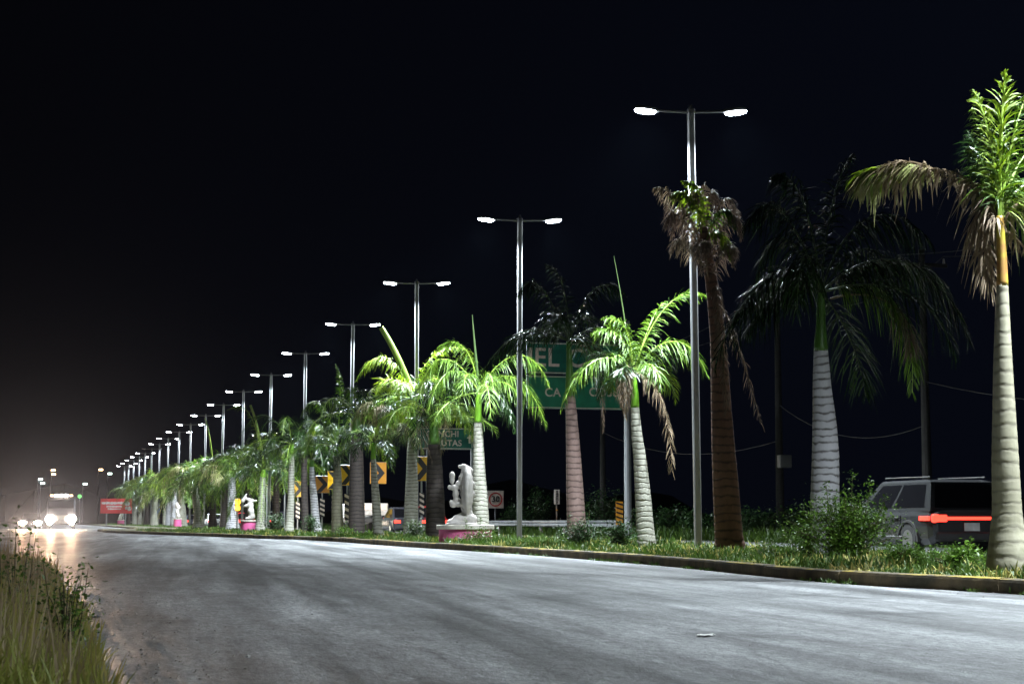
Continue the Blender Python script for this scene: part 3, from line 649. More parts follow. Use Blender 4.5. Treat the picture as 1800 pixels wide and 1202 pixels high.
palm('palm with lilac white trunk leaning left over a chevron sign', 557, 13.3,
  [(555,920,16),(552,880,14),(549,845,11),(548,820,8)], [(548,808,7)], 'trunk_white', 'shaft_dark', seed=12, nf=16, Lr=2.5, el=(.15,1.3), mats=('leaf_shade','leaf'), base_w=22)
palm('thin dark palm just left of the lilac trunked palm', 537, 12.6, [(536,910,13),(535,860,12),(535,800,10)], [(535,780,8)], 'trunk_dark', 'shaft_dark', seed=13, nf=16, Lr=2.7, el=(.15,1.3), mats=('leaf_shade',), base_w=16)
palm('palm with straight pale trunk right next to the leftmost chevron sign', 508, 11.8,
  [(509,920,15),(511,880,13),(512,840,11),(513,797,9)], [(513,780,7)], 'trunk', 'shaft', seed=14, nf=18, Lr=2.6, mats=('leaf','leaf_shade'), base_w=19,
  fronds=[([(513,780),(530,730),(560,720,-.4),(575,790,-.6)], dict(L=.5, n=50, droop=.8)),
          ([(513,780),(480,720),(450,710,-.4),(420,770,-.6)], dict(L=.45, n=50, droop=.8, m='leaf_shade'))])
palm('palm with stout pale trunk just right of the distant bird shaped sculpture', 457, 12.3,
  [(458,915,14),(460,880,12),(462,838,10)], [(463,825,7)], 'trunk', 'shaft', seed=15, nf=20, Lr=3.0, mats=('leaf','leaf_shade','leaf_shade'), base_w=20,
  fronds=[([(463,825),(450,740),(440,700,-.4),(400,720,-.6)], dict(L=.45, n=50, droop=.5, m='leaf_lime'))],
  spear=([(463,820),(458,770),(450,735),(440,712)], 5, .8, 'rachis'))
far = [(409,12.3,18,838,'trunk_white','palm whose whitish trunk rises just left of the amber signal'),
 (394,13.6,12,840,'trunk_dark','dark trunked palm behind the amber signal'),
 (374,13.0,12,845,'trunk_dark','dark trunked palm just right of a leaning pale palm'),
 (348,12.0,14,848,'trunk','pale palm leaning left over the distant red tail lamps'),
 (321,12.6,13,860,'trunk','pale palm just right of the far small pink pedestal'),
 (306,12.8,11,855,'trunk_white','pale palm just left of the far small pink pedestal'),
 (297,13.6,10,860,'trunk_white','grey violet palm trunk between two pale ones far off'),
 (289,13.8,6,862,'trunk','very thin far palm between the blue sign and a violet trunk'),
 (271,12.6,11,864,'trunk','far pale palm with the small blue sign on its right'),
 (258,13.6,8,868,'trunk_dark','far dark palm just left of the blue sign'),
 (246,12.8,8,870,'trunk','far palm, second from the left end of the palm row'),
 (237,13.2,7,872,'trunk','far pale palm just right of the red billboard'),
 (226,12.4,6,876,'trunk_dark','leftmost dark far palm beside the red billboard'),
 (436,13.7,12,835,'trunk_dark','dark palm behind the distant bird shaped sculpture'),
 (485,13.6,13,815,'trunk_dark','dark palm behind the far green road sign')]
for i, (px, lat, tw, ty, tm, lb) in enumerate(far):
    lean = [-2,2,1,-6,-3,1,0,0,3,1,1,0,0,1,1][i]
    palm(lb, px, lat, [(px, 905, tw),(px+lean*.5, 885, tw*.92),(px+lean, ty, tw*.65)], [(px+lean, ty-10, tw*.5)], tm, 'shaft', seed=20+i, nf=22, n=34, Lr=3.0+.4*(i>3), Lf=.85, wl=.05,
      mats=('leaf','leaf','leaf_shade','leaf_lime') if i%3 else ('leaf','leaf_shade','leaf','leaf_tan'), el=(-.35,1.45), base_w=tw*1.5, grp='small far palms along the median',
      spear=([(px+lean,ty-8),(px+lean-2,ty-50),(px+lean-8,ty-90),(px+lean-14,ty-110)], 4, .5, 'rachis') if i in (2,) else None,
      dead=[([(px+lean,ty-10),(px+lean-10,ty-50),(px+lean-25,ty-45,-.5),(px+lean-30,ty+5,-1)], dict(L=.7, n=40, m='leaf_tan', droop=1.2, wl=.07))] if i in (1,4) else ())
#----PART3
# ---------------------------------------------------------------- writing
def text(body, size, m, parent, loc, name='lettering', align='CENTER', ext=.004, bold=0.0, sx_=1.0, rot=0.0):
    cu = bpy.data.curves.new(name, 'FONT'); cu.body = body; cu.size = size; cu.align_x = align; cu.align_y = 'CENTER'; cu.extrude = ext; cu.offset = bold
    cu.space_character = 1.05
    tmp = bpy.data.objects.new('tmp', cu); C.objects.link(tmp)
    me = bpy.data.meshes.new_from_object(tmp.evaluated_get(bpy.context.evaluated_depsgraph_get()))
    bpy.data.objects.remove(tmp); me.name = name; me.materials.clear(); me.materials.append(M[m])
    o = bpy.data.objects.new(name, me); C.objects.link(o); o.parent = parent; o.location = loc
    o.rotation_euler = (math.pi/2, rot, 0); o.scale = (sx_, 1, 1); return o
def zpx(py, Y, px=900): return float(P(px, py, Y)[2])
# big green guide sign: two panels on a cantilever post
b = at_lat(1012, 19.6); Y = b[1]; k = Y/F
t = thing('road_sign', 'big green guide sign of two stacked panels behind the palm crowns', 'road sign', b, ANG, 'green guide signs')
pb = at_lat(1109, 19.6*1.0+2.2); 
def X(px): return (px-1012)*k/math.cos(ANG)*1.0
mb = MB(); zt = zpx(560, Y)
mb.tube([(X(1110),.3,0),(X(1110),.3,zt)], [.15,.11], 'steel', 12); mb.box((X(1110),.3,.03),(.6,.6,.06),'steel_rust',bev=.01); mb.build('post', t)
mb = MB()
for zz in (zpx(630,Y), zpx(690,Y)): mb.tube([(X(1110),.3,zz),(X(930),.3,zz)], .06, 'steel', 8)
mb.build('beam', t)
def panel(parent, x0, x1, y0, y1, m, Y, X, name='panel', bord='swhite', yy=0.0):
    z0, z1 = zpx(y1, Y), zpx(y0, Y); a, c = X(x0), X(x1); cx, cz, w_, h_ = (a+c)/2, (z0+z1)/2, c-a, z1-z0
    mb = MB(); mb.box((cx,yy+.015,cz),(w_,.03,h_),'sback',bev=.006); mb.box((cx,yy-.002,cz),(w_-.02,.004,h_-.02),m)
    o = mb.build(name, parent)
    if bord:
        bw = min(.03, h_*.03); i = bw*1.0; mb = MB()
        mb.box((cx,yy-.006,z0+i+bw/2),(w_-4*i,.004,bw),bord); mb.box((cx,yy-.006,z1-i-bw/2),(w_-4*i,.004,bw),bord)
        mb.box((a+2*i,yy-.006,cz),(bw,.004,h_-4*i-bw*2),bord); mb.box((c-2*i,yy-.006,cz),(bw,.004,h_-4*i-bw*2),bord)
        mb.build('border', o)
    return o, cx, cz, w_, h_
p1, cx, cz, w_, h_ = panel(t, 926, 1096, 603, 658, 'sgreen', Y, X)
s_ = 34*k*1.35
text('UEL C', s_, 'swhite', p1, (X(968),-.012,zpx(631,Y)), bold=.012)
mb = MB(); mb.box((X(1049),-.008,zpx(626,Y)),(18*k,.006,26*k),'swhite',bev=.002); mb.build('route_shield', p1)
p2, *_ = panel(t, 926, 1096, 661, 719, 'sgreen_lo', Y, X)
text('CA', 15*k*1.4, 'swhite', p2, (X(972),-.012,zpx(691,Y)), bold=.008)
text('CO', 15*k*1.4, 'swhite', p2, (X(1052),-.012,zpx(689,Y)), bold=.008); text('58', 15*k*1.4, 'swhite', p2, (X(1079),-.012,zpx(689,Y)), bold=.008)
# small green sign with an arrow
b = at_lat(800, 17.8); Y = b[1]; k = Y/F
t = thing('road_sign', 'small green direction sign with upward arrow and the word GRUTAS above the sculpture', 'road sign', b, ANG, 'green guide signs')
X = lambda px: (px-800)*k/math.cos(ANG)
p1, cx, cz, w_, h_ = panel(t, 737, 831, 752, 790, 'sgreen', Y, X)
text('CANCHI', 11*k*1.35, 'swhite', p1, (X(806),-.012,zpx(763,Y)), align='RIGHT', bold=.006)
text('SAGRUTAS'[2:], 11*k*1.35, 'swhite', p1, (X(811),-.012,zpx(779,Y)), align='RIGHT', bold=.006)
ax, az = X(825), zpx(771,Y); mb = MB(); u = k
mb.prism([(ax-2*u,az-8*u),(ax+1.6*u,az-8*u),(ax+1.6*u,az+1*u),(ax+5*u,az+1*u),(ax,az+8*u),(ax-5.4*u,az+1*u),(ax-2*u,az+1*u)][::-1], -.012, -.004, 'swhite'); mb.build('arrow', p1)
mb = MB()
for xx in (752, 829): mb.tube([(X(xx),.08,0),(X(xx),.08,zpx(754,Y))], .05, 'steel', 8)
mb.build('post', t)
# far green sign
b = at_lat(484, 18.0); Y = b[1]; k = Y/F
t = thing('road_sign', 'far small green sign partly hidden between two palm trunks', 'road sign', b, ANG, 'green guide signs')
X = lambda px: (px-484)*k/math.cos(ANG)
p1, *_ = panel(t, 455, 509, 817, 836, 'sgreen', Y, X, bord=None)
text('O', 11*k*1.2, 'swhite', p1, (X(501),-.02,zpx(827,Y)), bold=.01); text('C', 8*k*1.2, 'swhite', p1, (X(483),-.02,zpx(827,Y)), bold=.01)
mb = MB(); mb.tube([(X(470),.1,0),(X(470),.1,zpx(818,Y))], .07, 'steel', 8); mb.tube([(X(500),.1,0),(X(500),.1,zpx(818,Y))], .07, 'steel', 8); mb.build('post', t)
# chevrons
def chevron(px, lat, y0, y1, m, label, marker=None, aspect=.78, stripes='swhite', flip=False):
    b = at_lat(px, lat, MED); Y = b[1]; k = Y/F
    t = thing('chevron_sign', label, 'chevron sign', b, ANG, 'chevron signs on the median')
    z0, z1 = zpx(y1,Y)-b[2], zpx(y0,Y)-b[2]; h = z1-z0; w_ = h*aspect; cz = (z0+z1)/2
    mb = MB(); mb.box((0,.012,cz),(w_,.024,h),'sback',bev=.01); mb.box((0,-.002,cz),(w_-.02,.004,h-.02),m); p = mb.build('panel', t)
    a, e = w_*.46, h*.47; th = w_*.36
    if flip: poly = [(-a+th*.0,e),(-a,e),(-a,e),(a-th,0),(-a,-e),(-a+th,-e),(a,0),(-a+th,e)]
    poly = [(-a,cz+e),(-a+th,cz+e),(a*.86,cz),(-a+th,cz-e),(-a,cz-e),(a*.86-th,cz)]
    mb = MB(); mb.prism(poly, -.010, -.004, 'black'); mb.build('chevron', p)
    mb = MB(); mb.box((0,.05,z1/2),(.06,.05,z1),'steel'); mb.build('post', t)
    if marker:
        m0, m1, mw = marker; q0, q1 = zpx(m1,Y)-b[2], zpx(m0,Y)-b[2]; ww = mw*k; hh = q1-q0
        mb = MB(); mb.box((0,-.004,(q0+q1)/2),(ww,.02,hh),'black'); o = mb.build('marker_panel', t)
        mb = MB(); ns = 4; sh = hh/ns
        for i in range(ns):
            zc = q0+sh*(i+.15)
            mb.prism([(-ww/2,zc+sh*.45),(-ww/2,zc+sh*.9),(ww/2,zc+sh*.45),(ww/2,zc)][::-1], -.022, -.016, stripes)
        mb.build('stripe', o)
    return t
chevron(741, 13.9, 802, 845, 'yellow', 'bright yellow chevron sign half hidden behind the third lamp post', (866,905,8))
chevron(664, 13.9, 812, 850, 'orange', 'dull orange chevron sign behind the slender leaning palm')
chevron(610, 13.5, 817, 853, 'yellow', 'yellow chevron sign crossed by the fourth lamp post, striped marker below', (868,914,10))
chevron(587, 14.2, 828, 860, 'yellow', 'yellow chevron sign just left behind the speckled palm trunk', (872,908,9))
chevron(566, 14.5, 836, 866, 'orange', 'orange yellow chevron sign right behind the lilac trunked palm', (876,908,8), aspect=.85)
chevron(523, 14.8, 845, 873, 'yellow', 'smallest and leftmost yellow chevron sign', (882,912,7))
# speed limit sign
b = at_lat(871, 24.6); Y = b[1]; k = Y/F
t = thing('speed_sign', 'square white speed limit sign reading 30 in a red ring', 'speed sign', b, ANG)
z0, z1 = zpx(893,Y), zpx(862,Y); cz = (z0+z1)/2; h = z1-z0
mb = MB(); mb.box((0,.012,cz),(h*.96,.024,h),'sback',bev=.01); mb.box((0,-.002,cz),(h*.94,.004,h*.98),'swhite'); p1 = mb.build('panel', t)
mb = MB(); V = []; n = 40
for r in (h*.40, h*.33):
    for i in range(n): V.append((r*math.cos(i*2*math.pi/n), -.008, cz+r*math.sin(i*2*math.pi/n)))
mb.add(V, [(i,(i+1)%n,n+(i+1)%n,n+i) for i in range(n)], 'red'); mb.build('red_ring', p1)
text('30', h*.46, 'black', p1, (0,-.012,cz+.01), bold=.008)
mb = MB(); mb.box((0,.06,z1/2),(.06,.05,z1),'steel'); mb.build('post', t)
# narrow upright sign
b = at_lat(979, 24.6); Y = b[1]; k = Y/F
t = thing('kilometre_sign', 'narrow upright white sign with dark vertical lettering above the guardrail', 'road sign', b, ANG)
z0, z1 = zpx(886,Y), zpx(860,Y); cz = (z0+z1)/2; h = z1-z0
mb = MB(); mb.box((0,.012,cz),(h*.4,.024,h),'sback',bev=.006); mb.box((0,-.002,cz),(h*.37,.004,h*.97),'swhite'); p1 = mb.build('panel', t)
text('MERIDA', h*.24, 'black', p1, (0,-.012,cz-.01), rot=math.pi/2, bold=.004); 
mb = MB(); mb.box((0,.05,z1/2),(.05,.04,z1),'steel_rust'); mb.box((0,.0,z0-.28),(.09,.03,.06),'orange'); mb.build('post', t)
# orange hazard marker
b = at_lat(1089, 23.9); Y = b[1]; k = Y/F
t = thing('hazard_marker', 'orange hazard board with black slanting stripes near the sign post', 'hazard marker', b, ANG)
z0, z1 = zpx(922,Y), zpx(881,Y); h = z1-z0; ww = 13*k
mb = MB(); mb.box((0,0,(z0+z1)/2),(ww,.025,h),'orange',bev=.004); p1 = mb.build('panel', t)
mb = MB()
for i in range(5):
    zc = z0+h/5*(i+.1); mb.prism([(-ww*.48,zc+h*.09),(-ww*.48,zc+h*.16),(ww*.48,zc+h*.07),(ww*.48,zc)][::-1], -.022, -.0135, 'black')
mb.build('stripe', p1); mb = MB(); mb.box((0,.04,h*.3),(.06,.05,h*.6+.2),'steel'); mb.build('post', t)
# guardrail
t = thing('guardrail', 'low grey steel guardrail beyond the far carriageway', 'guardrail', W(24.2, 70, 0), ANG)
prof = [(.0,.44),(-.05,.48),(-.05,.54),(.0,.58),(.0,.61),(-.05,.65),(-.05,.71),(.0,.75)]; V = []
ys = np.linspace(0, 75, 26)
for y in ys:
    for (xx, zz) in prof: V.append((xx+random.uniform(-.01,.01), y, zz))
mb = MB(); mb.add(V, [(i*8+j, (i+1)*8+j, (i+1)*8+j+1, i*8+j+1) for i in range(25) for j in range(7)], 'steel'); mb.build('rail', t)
for i in range(19): mb = MB(); mb.box((.09, i*4+.3, .36), (.12,.14,.76), 'steel_rust'); mb.build('rail_post', t)
# red billboard
b = at_lat(203, 9.7, MED); Y = b[1]; k = Y/F
t = thing('billboard', 'wide red board with lines of white writing at the far left end of the palms', 'billboard', b, 0)
z0, z1 = zpx(902,Y)-MED, zpx(876,Y)-MED; h = z1-z0; ww = 55*k
mb = MB(); mb.box((0,.06,(z0+z1)/2),(ww,.12,h),'red',bev=.03); p1 = mb.build('panel', t)
for r, (a0, a1, hh, yy) in enumerate(((-.46,.30,.20,.70),(-.30,.18,.13,.47),(-.26,.16,.11,.30))):
    mb = MB(); x = a0*ww
    while x < a1*ww:                                       # broken strokes: the photo's lines are too blurred to read
        d = random.uniform(.012,.03)*ww; mb.box((x+d/2,-.012,z0+h*yy+random.uniform(-.01,.01)*h),(d,.012,h*hh*random.uniform(.55,1)),'whitep'); x += d+.006*ww
    mb.build('writing_line', p1)
mb = MB()
mb.disc_y((.36*ww,-.012,z0+h*.66), h*.17, .012, 'whitep'); mb.disc_y((.42*ww,-.012,z0+h*.33), h*.15, .012, 'whitep'); mb.disc_y((.33*ww,-.012,z0+h*.36), h*.10, .012, 'whitep'); mb.build('emblem', p1)
mb = MB(); mb.box((-ww*.3,.1,z1/2-.2),(.15,.15,z1-.2),'steel'); mb.box((ww*.3,.1,z1/2-.2),(.15,.15,z1-.2),'steel'); mb.build('post', t)
# small blue sign
b = at_lat(276, 16.0); Y = b[1]; k = Y/F
t = thing('information_sign', 'small blue sign between two far pale palm trunks', 'road sign', b, ANG)
mb = MB(); z0, z1 = zpx(901,Y), zpx(886,Y); mb.box((0,0,(z0+z1)/2),(7*k,.03,z1-z0),'blue',bev=.01); p1 = mb.build('panel', t)
mb = MB(); mb.box((0,-.02,(z0+z1)/2+.1),(2*k,.01,(z1-z0)*.4),'whitep'); mb.build('emblem', p1)
mb = MB(); mb.box((0,.04,z1/2),(.08,.06,z1),'steel'); mb.build('post', t)
# amber flashing signal
b = at_lat(417, 12.0, MED); Y = b[1]; k = Y/F
t = thing('flashing_signal', 'amber signal with two glowing lamps beside the far bird shaped sculpture', 'traffic signal', b, ANG)
zc = [zpx(882,Y)-MED, zpx(892,Y)-MED]
mb = MB(); mb.tube([(0,.1,0),(0,.1,zc[0])], .05, 'steel', 8); mb.build('post', t)
mb = MB(); mb.box((0,.06,sum(zc)/2),(9*k,.16,22*k),'amberbody',bev=.04); hs = mb.build('housing', t)
for z in zc: mb = MB(); mb.disc_y((0,-.04,z), 5*k, .06, 'amber', 18); mb.build('lamp', t)
# ---------------------------------------------------------------- sculptures on pink pedestals
import bmesh
def blob(name, parent, items, Y, base, m, vox=.03, depth=.8, sm=4, grow=1.0):
    bm = bmesh.new()
    for it in items:
        px, py, rx, rz = it[:4]; rx *= grow; rz *= grow; c = P(px, py, Y+(it[4] if len(it) > 4 else 0))-base; k = Y/F; tl = it[5] if len(it) > 5 else 0
        mt = Matrix.Translation(Vector(c)) @ Matrix.Rotation(tl, 4, 'Y') @ Matrix.Diagonal((rx*k, max(rx,rz)*k*depth, rz*k, 1))
        bmesh.ops.create_icosphere(bm, subdivisions=3, radius=1, matrix=mt)
    me = bpy.data.meshes.new(name); bm.to_mesh(me); bm.free(); me.materials.append(M[m])
    o = bpy.data.objects.new(name, me); C.objects.link(o); o.parent = parent
    r = o.modifiers.new('r', 'REMESH'); r.mode = 'VOXEL'; r.voxel_size = vox; r.use_smooth_shade = True
    s = o.modifiers.new('s', 'SMOOTH'); s.factor = .6; s.iterations = sm
    return o
def pedestal(label, px, lat, x0, x1, ytop, ybot, seg=40):
    b = at_lat(px, lat, MED-.02); Y = b[1]; k = Y/F; r = (x1-x0)/2*k; h = max(.3, zpx(ytop,Y)-b[2])
    t = thing('pedestal', label, 'pedestal', b, 0, 'pink pedestals on the median'); n = seg; hc = .11*min(1.2, r/.75)+.02
    mb = MB(); mb.tube([(0,0,0),(0,0,.03),(0,0,h-hc)], [r*1.0,r*.985,r*.985], 'pink', n); mb.build('drum', t, smooth=False)
    mb = MB(); mb.tube([(0,0,h-hc),(0,0,h-hc+.015),(0,0,h-.015),(0,0,h)], [r*1.04,r*1.08,r*1.08,r*1.05], 'capstone', n); mb.build('cap', t)
    return t, b, Y, h+b[2]
t, b, Y, top = pedestal('pink drum pedestal with a pale cap, the largest and nearest one', 818, 11.2, 774, 868, 922, 957)
s = thing('sculpture', 'white stone cactus like sculpture with lobed branches on the nearest pink pedestal', 'sculpture', (b[0],b[1],top), 0, 'stone sculptures on the median')
B = np.array([b[0],b[1],top])
blob('carved_stone', s, [(794.7,836,4.6,7),(794.7,844,4,6),(806,850,5,5.5),(790.5,856,3.8,4),(799,857,7,5),(801,868,5,9),(802,878,5,7),(797,886,6,5.5),(793,883,3.4,4),(806,886,7,4.5),(813,882,6,4),
  (809,820,4,3,0,.3),(815,820,6,4.5),(821,828,10,8),(817,834,7.5,6),(819,840,12,8),(816,846,7,5),(821,852,13,10),(816,858,7,7),(822,868,12,10),(818,868,5,5),(820,881,11,8),(820,893,9,9),(822,901,8,7),(815,910,12,9),(800,917,14,6,0),(808,912,12,8),(826,913,12,10),(812,921,27,3.5),
  (822,862,9,40),(812,886,10,3.5)], Y, B, 'stone', vox=.02, sm=1, grow=1.1)
t, b, Y, top = pedestal('pink drum pedestal under the bird shaped sculpture in the distance', 436, 11.4, 423, 449, 914, 932)
s = thing('sculpture', 'grey bird shaped sculpture with a white raised wing near the amber signal', 'sculpture', (b[0],b[1],top), 0, 'stone sculptures on the median')
B = np.array([b[0],b[1],top])
blob('carved_stone', s, [(432,870,1.6,4,0,.5),(430,875,3,4,0,.6),(427,880,4,4,0,.7),(437,878,4,4),(442,880,6,4),(440,888,6,7),(441,898,6,8),(443,907,6,7),(450,880,3,2.5),(432,889,5,2.5,0,-.2),(438,911,8,3)], Y, B, 'stone', vox=.05)
t, b, Y, top = pedestal('small far pink drum pedestal between two pale palm trunks', 312, 11.9, 305, 319, 911, 925)
s = thing('sculpture', 'small grey sculpture on the far pink pedestal', 'sculpture', (b[0],b[1],top), 0, 'stone sculptures on the median')
B = np.array([b[0],b[1],top])
blob('carved_stone', s, [(311,886,3,4),(314,892,3.5,5),(312,900,3.5,6),(313,907,4,5),(309,890,2,3)], Y, B, 'stone', vox=.07)
t, b, Y, top = pedestal('tiny pale pink pedestal at the far left end of the median', 212, 12.0, 206, 218, 913, 919)
s = thing('sculpture', 'tiny pale sculpture at the far end below the red board', 'sculpture', (b[0],b[1],top), 0, 'stone sculptures on the median')
B = np.array([b[0],b[1],top])
blob('carved_stone', s, [(214,904,3,3),(212,907,3.5,3),(215,900,2,3),(211,911,4,2.5)], Y, B, 'stone', vox=.1)
# ---------------------------------------------------------------- vehicles
def loft(mb, secs, m):
    n = len(secs[0]); V = [p for s in secs for p in s]; Fs = [tuple(range(n))[::-1], tuple((len(secs)-1)*n+i for i in range(n))]
    for i in range(len(secs)-1):
        for j in range(n): Fs.append((i*n+j, i*n+(j+1)%n, (i+1)*n+(j+1)%n, (i+1)*n+j))
    mb.add(V, Fs, m)
def make_car(name, label, cat, paint, Lc=4.5, Wd=1.78, Hh=1.5, suv=False, on='tail', group=None):
    t = thing(name, label, cat, (0,0,0), ANG, group); hw = Wd/2; bl = .95 if suv else .86; z0 = .24; hl = Lc/2
    mb = MB(); S_ = []
    for (f, zt, zl, wk) in ((-1,.0,.16,.82),(-.985,-.06,.08,.93),(-.93,.0,.02,.985),(-.7,.02,0,1),(-.3,.0,0,1),(.25,0,0,1),(.55,-.03,0,1),(.8,-.10,.0,.99),(.94,-.17,.04,.95),(.985,-.24,.08,.88),(1,-.30,.16,.78)):
        y = f*hl; h_ = hw*wk; zz = bl+zt; a = z0+zl
        S_.append([(x*h_, y, z) for x, z in ((-.9,a),(-.98,a+.12),(-1,a+(zz-a)*.5),(-.985,zz-.14),(-.93,zz-.03),(-.8,zz),(.8,zz),(.93,zz-.03),(.985,zz-.14),(1,a+(zz-a)*.5),(.98,a+.12),(.9,a))])
    loft(mb, S_, paint); mb.build('body', t, smooth=False)
    rb, rt, ft, fb = (-.96,-.86,.05,.42) if suv else (-.88,-.50,.02,.40)
    if not suv: rb, rt = -.80, -.42
    zr = Hh; mb = MB(); cw, tw = hw*.94, hw*.76
    cb = [(-cw,rb*hl,bl-.03),(cw,rb*hl,bl-.03),(cw,fb*hl,bl-.05),(-cw,fb*hl,bl-.05)]; ct = [(-tw,rt*hl,zr-.05),(tw,rt*hl,zr-.05),(tw,ft*hl,zr-.05),(-tw,ft*hl,zr-.05)]
    ct2 = [(x*.9,y*.9+(-.0),zr) for x,y,z in ct]
    mb.add(cb+ct+ct2, [(3,2,1,0),(8,9,10,11)]+[(a,(a+1)%4,4+(a+1)%4,4+a) for a in range(4)]+[(4+a,4+(a+1)%4,8+(a+1)%4,8+a) for a in range(4)], paint); mb.build('cabin', t)
    cb_, ct_ = np.array(cb), np.array(ct); cen = cb_.mean(0)
    def pane(i, u0, u1, v0, v1, nm):
        a, b2, c, d = cb_[i], cb_[(i+1)%4], ct_[(i+1)%4], ct_[i]
        f = lambda u, v: (a*(1-u)+b2*u)*(1-v)+(d*(1-u)+c*u)*v
        n_ = np.cross(b2-a, d-a); n_ /= np.linalg.norm(n_); n_ = n_ if n_ @ (a-cen) > 0 else -n_
        q = [f(u0,v0),f(u1,v0),f(u1,v1),f(u0,v1)]; mb = MB(); mb.add([p+n_*.006 for p in q]+[p-n_*.004 for p in q], [(0,1,2,3),(7,6,5,4),(0,4,5,1),(1,5,6,2),(2,6,7,3),(3,7,4,0)], 'glass'); mb.build(nm, t)
    pane(0,.06,.94,.12,.93,'rear_window'); pane(2,.06,.94,.10,.95,'windscreen')
    for i in (1,3): pane(i,.08 if i == 1 else .10,.47,.14,.92,'side_window'); pane(i,.51,.90 if i == 1 else .92,.14,.92,'side_window')
    for sx2 in (-1,1):
        for fy in (-.60,.62):
            mb = MB(); r = .34 if suv else .31; n = 20; V = []
            for xx, rr in ((-.1,r*.93),(-.08,r),(.08,r),(.1,r*.93)):
                for q in range(n): V.append((sx2*(hw-.10)+xx, fy*hl+rr*math.cos(q*2*math.pi/n), r+rr*math.sin(q*2*math.pi/n)))
            Fs = [tuple(range(n)), tuple(3*n+q for q in range(n))[::-1]]+[(a*n+q,a*n+(q+1)%n,(a+1)*n+(q+1)%n,(a+1)*n+q) for a in range(3) for q in range(n)]
            mb.add(V, Fs, 'rubber'); wh = mb.build('wheel', t)
            mb = MB(); V = [(sx2*(hw+.005), fy*hl, r)]+[(sx2*(hw+.004), fy*hl+r*.62*math.cos(q*2*math.pi/n), r+r*.62*math.sin(q*2*math.pi/n)) for q in range(n)]
            mb.add(V, [(0,1+q,1+(q+1)%n) for q in range(n)], 'rim'); mb.build('rim', wh)
        mb = MB(); mb.box((sx2*(hw+.06),.34*hl,bl+.06),(.16,.10,.12),paint,bev=.03); mb.build('mirror', t)
        mb = MB(); mb.box((sx2*hw*.76,-hl*.985,bl-.17),(.34,.10,.17),'tail' if on == 'tail' else 'taildim',bev=.03); mb.build('tail_lamp', t)
        mb = MB(); mb.box((sx2*hw*.70,hl*.955,bl-.30),(.34,.12,.15),'headl' if on == 'head' else 'rim',bev=.03); mb.build('headlight', t)
    for sx2 in (-1,1):
        for yy in (.40,-.03,-.47):
            mb = MB(); mb.box((sx2*(hw-.012),yy*hl,(z0+bl)/2+.02),(.03,.012,bl-z0-.26),'black'); mb.build('door_seam', t)
        for yy in (.03,-.40): mb = MB(); mb.box((sx2*(hw+.008),yy*hl,bl-.16),(.03,.17,.03),'plastic',bev=.008); mb.build('door_handle', t)
        mb = MB(); mb.box((sx2*(hw-.005),.0,z0+.13),(.05,hl*1.0,.12),'plastic',bev=.02); mb.build('side_skirt', t)
        for fy in (-.60,.62):
            mb = MB(); n = 14; rr = (.34 if suv else .31)+.05; V = []
            for q in range(n+1):
                a_ = math.pi*q/n
                for r2 in (rr, rr+.05):
                    for xx in (sx2*(hw-.05), sx2*(hw+.015)): V.append((xx, fy*hl+r2*math.cos(a_), .31+r2*math.sin(a_)))
            mb.add(V, [f for q in range(n) for f in ((q*4,q*4+1,q*4+5,q*4+4),(q*4+1,q*4+3,q*4+7,q*4+5),(q*4+3,q*4+2,q*4+6,q*4+7))], 'plastic'); mb.build('wheel_arch', t)
        if suv: mb = MB(); mb.tube([(sx2*tw*.9,-.8*hl,Hh+.05),(sx2*tw*.9,0,Hh+.06)], .018, 'plastic', 6); mb.build('roof_rail', t)
    mb = MB(); mb.box((0,-hl*.985,.42),(Wd*.86,.12,.2),'plastic',bev=.04); mb.build('rear_bumper', t)
    mb = MB(); mb.box((0,hl*.975,.42),(Wd*.80,.12,.2),'plastic',bev=.04); mb.build('front_bumper', t)
    mb = MB(); mb.box((0,-hl*1.0-.02,bl-.34),(.34,.02,.16),'whitep'); mb.build('number_plate', t)
    return t
suv = make_car('passing_car', 'silver car with added red bars for its streaked tail light behind the tallest shrub at right', 'car', 'carsilver', 4.7, 1.82, 1.56, True)
p = at_lat(1606, 18.0); suv.location = tuple(p)
mb = MB(); mb.box((0,-2.345,.78),(1.2,.06,.06),'tail',bev=.015); mb.build('trail_bar', suv)  # added bar, imitates the red trail of the tail lamps
for sx2 in (-1,1): mb = MB(); mb.box((sx2*.905,-2.1,.78),(.04,.4,.09),'tail',bev=.012); mb.build('trail_side_bar', suv)  # added side strips carry the red trail around the corners
cd = make_car('passing_car', 'dark car with wide red tail light seen right of the slender palm', 'car', 'cardark', 4.4, 1.76, 1.42, group='cars driving away on the far carriageway')
cd.location = tuple(at_lat(706, 18.2))
cl = [(744,19.6,'car of which one red tail lamp shows between striped post and dark palm','carred'),(481,18.8,'distant car with a single red tail lamp left of the straight pale palm','cardark'),
 (428,18.6,'distant car with red tail lamps behind the bird shaped sculpture','carred'),(404,18.4,'distant red lit car behind the whitish palm trunk',None),(375,18.8,'distant pale car with bright red lamps between two far palms','carwhite'),
 (338,18.6,'farthest clear car, pale roof, left of the leaning far palm',None),(229,17.6,'tiny far car with one red lamp below the red board',None)]
prot = {}
for px, lat, lb, pt in cl:
    if pt and pt not in prot: o = make_car('passing_car', lb, 'car', pt, group='cars driving away on the far carriageway'); prot[pt] = o
    else: o = copy_tree(prot.get(pt) or prot['cardark'])
    tag(o, lb, 'car', 'cars driving away on the far carriageway'); o.location = tuple(at_lat(px, lat)); o.rotation_euler = (0,0,ANG)
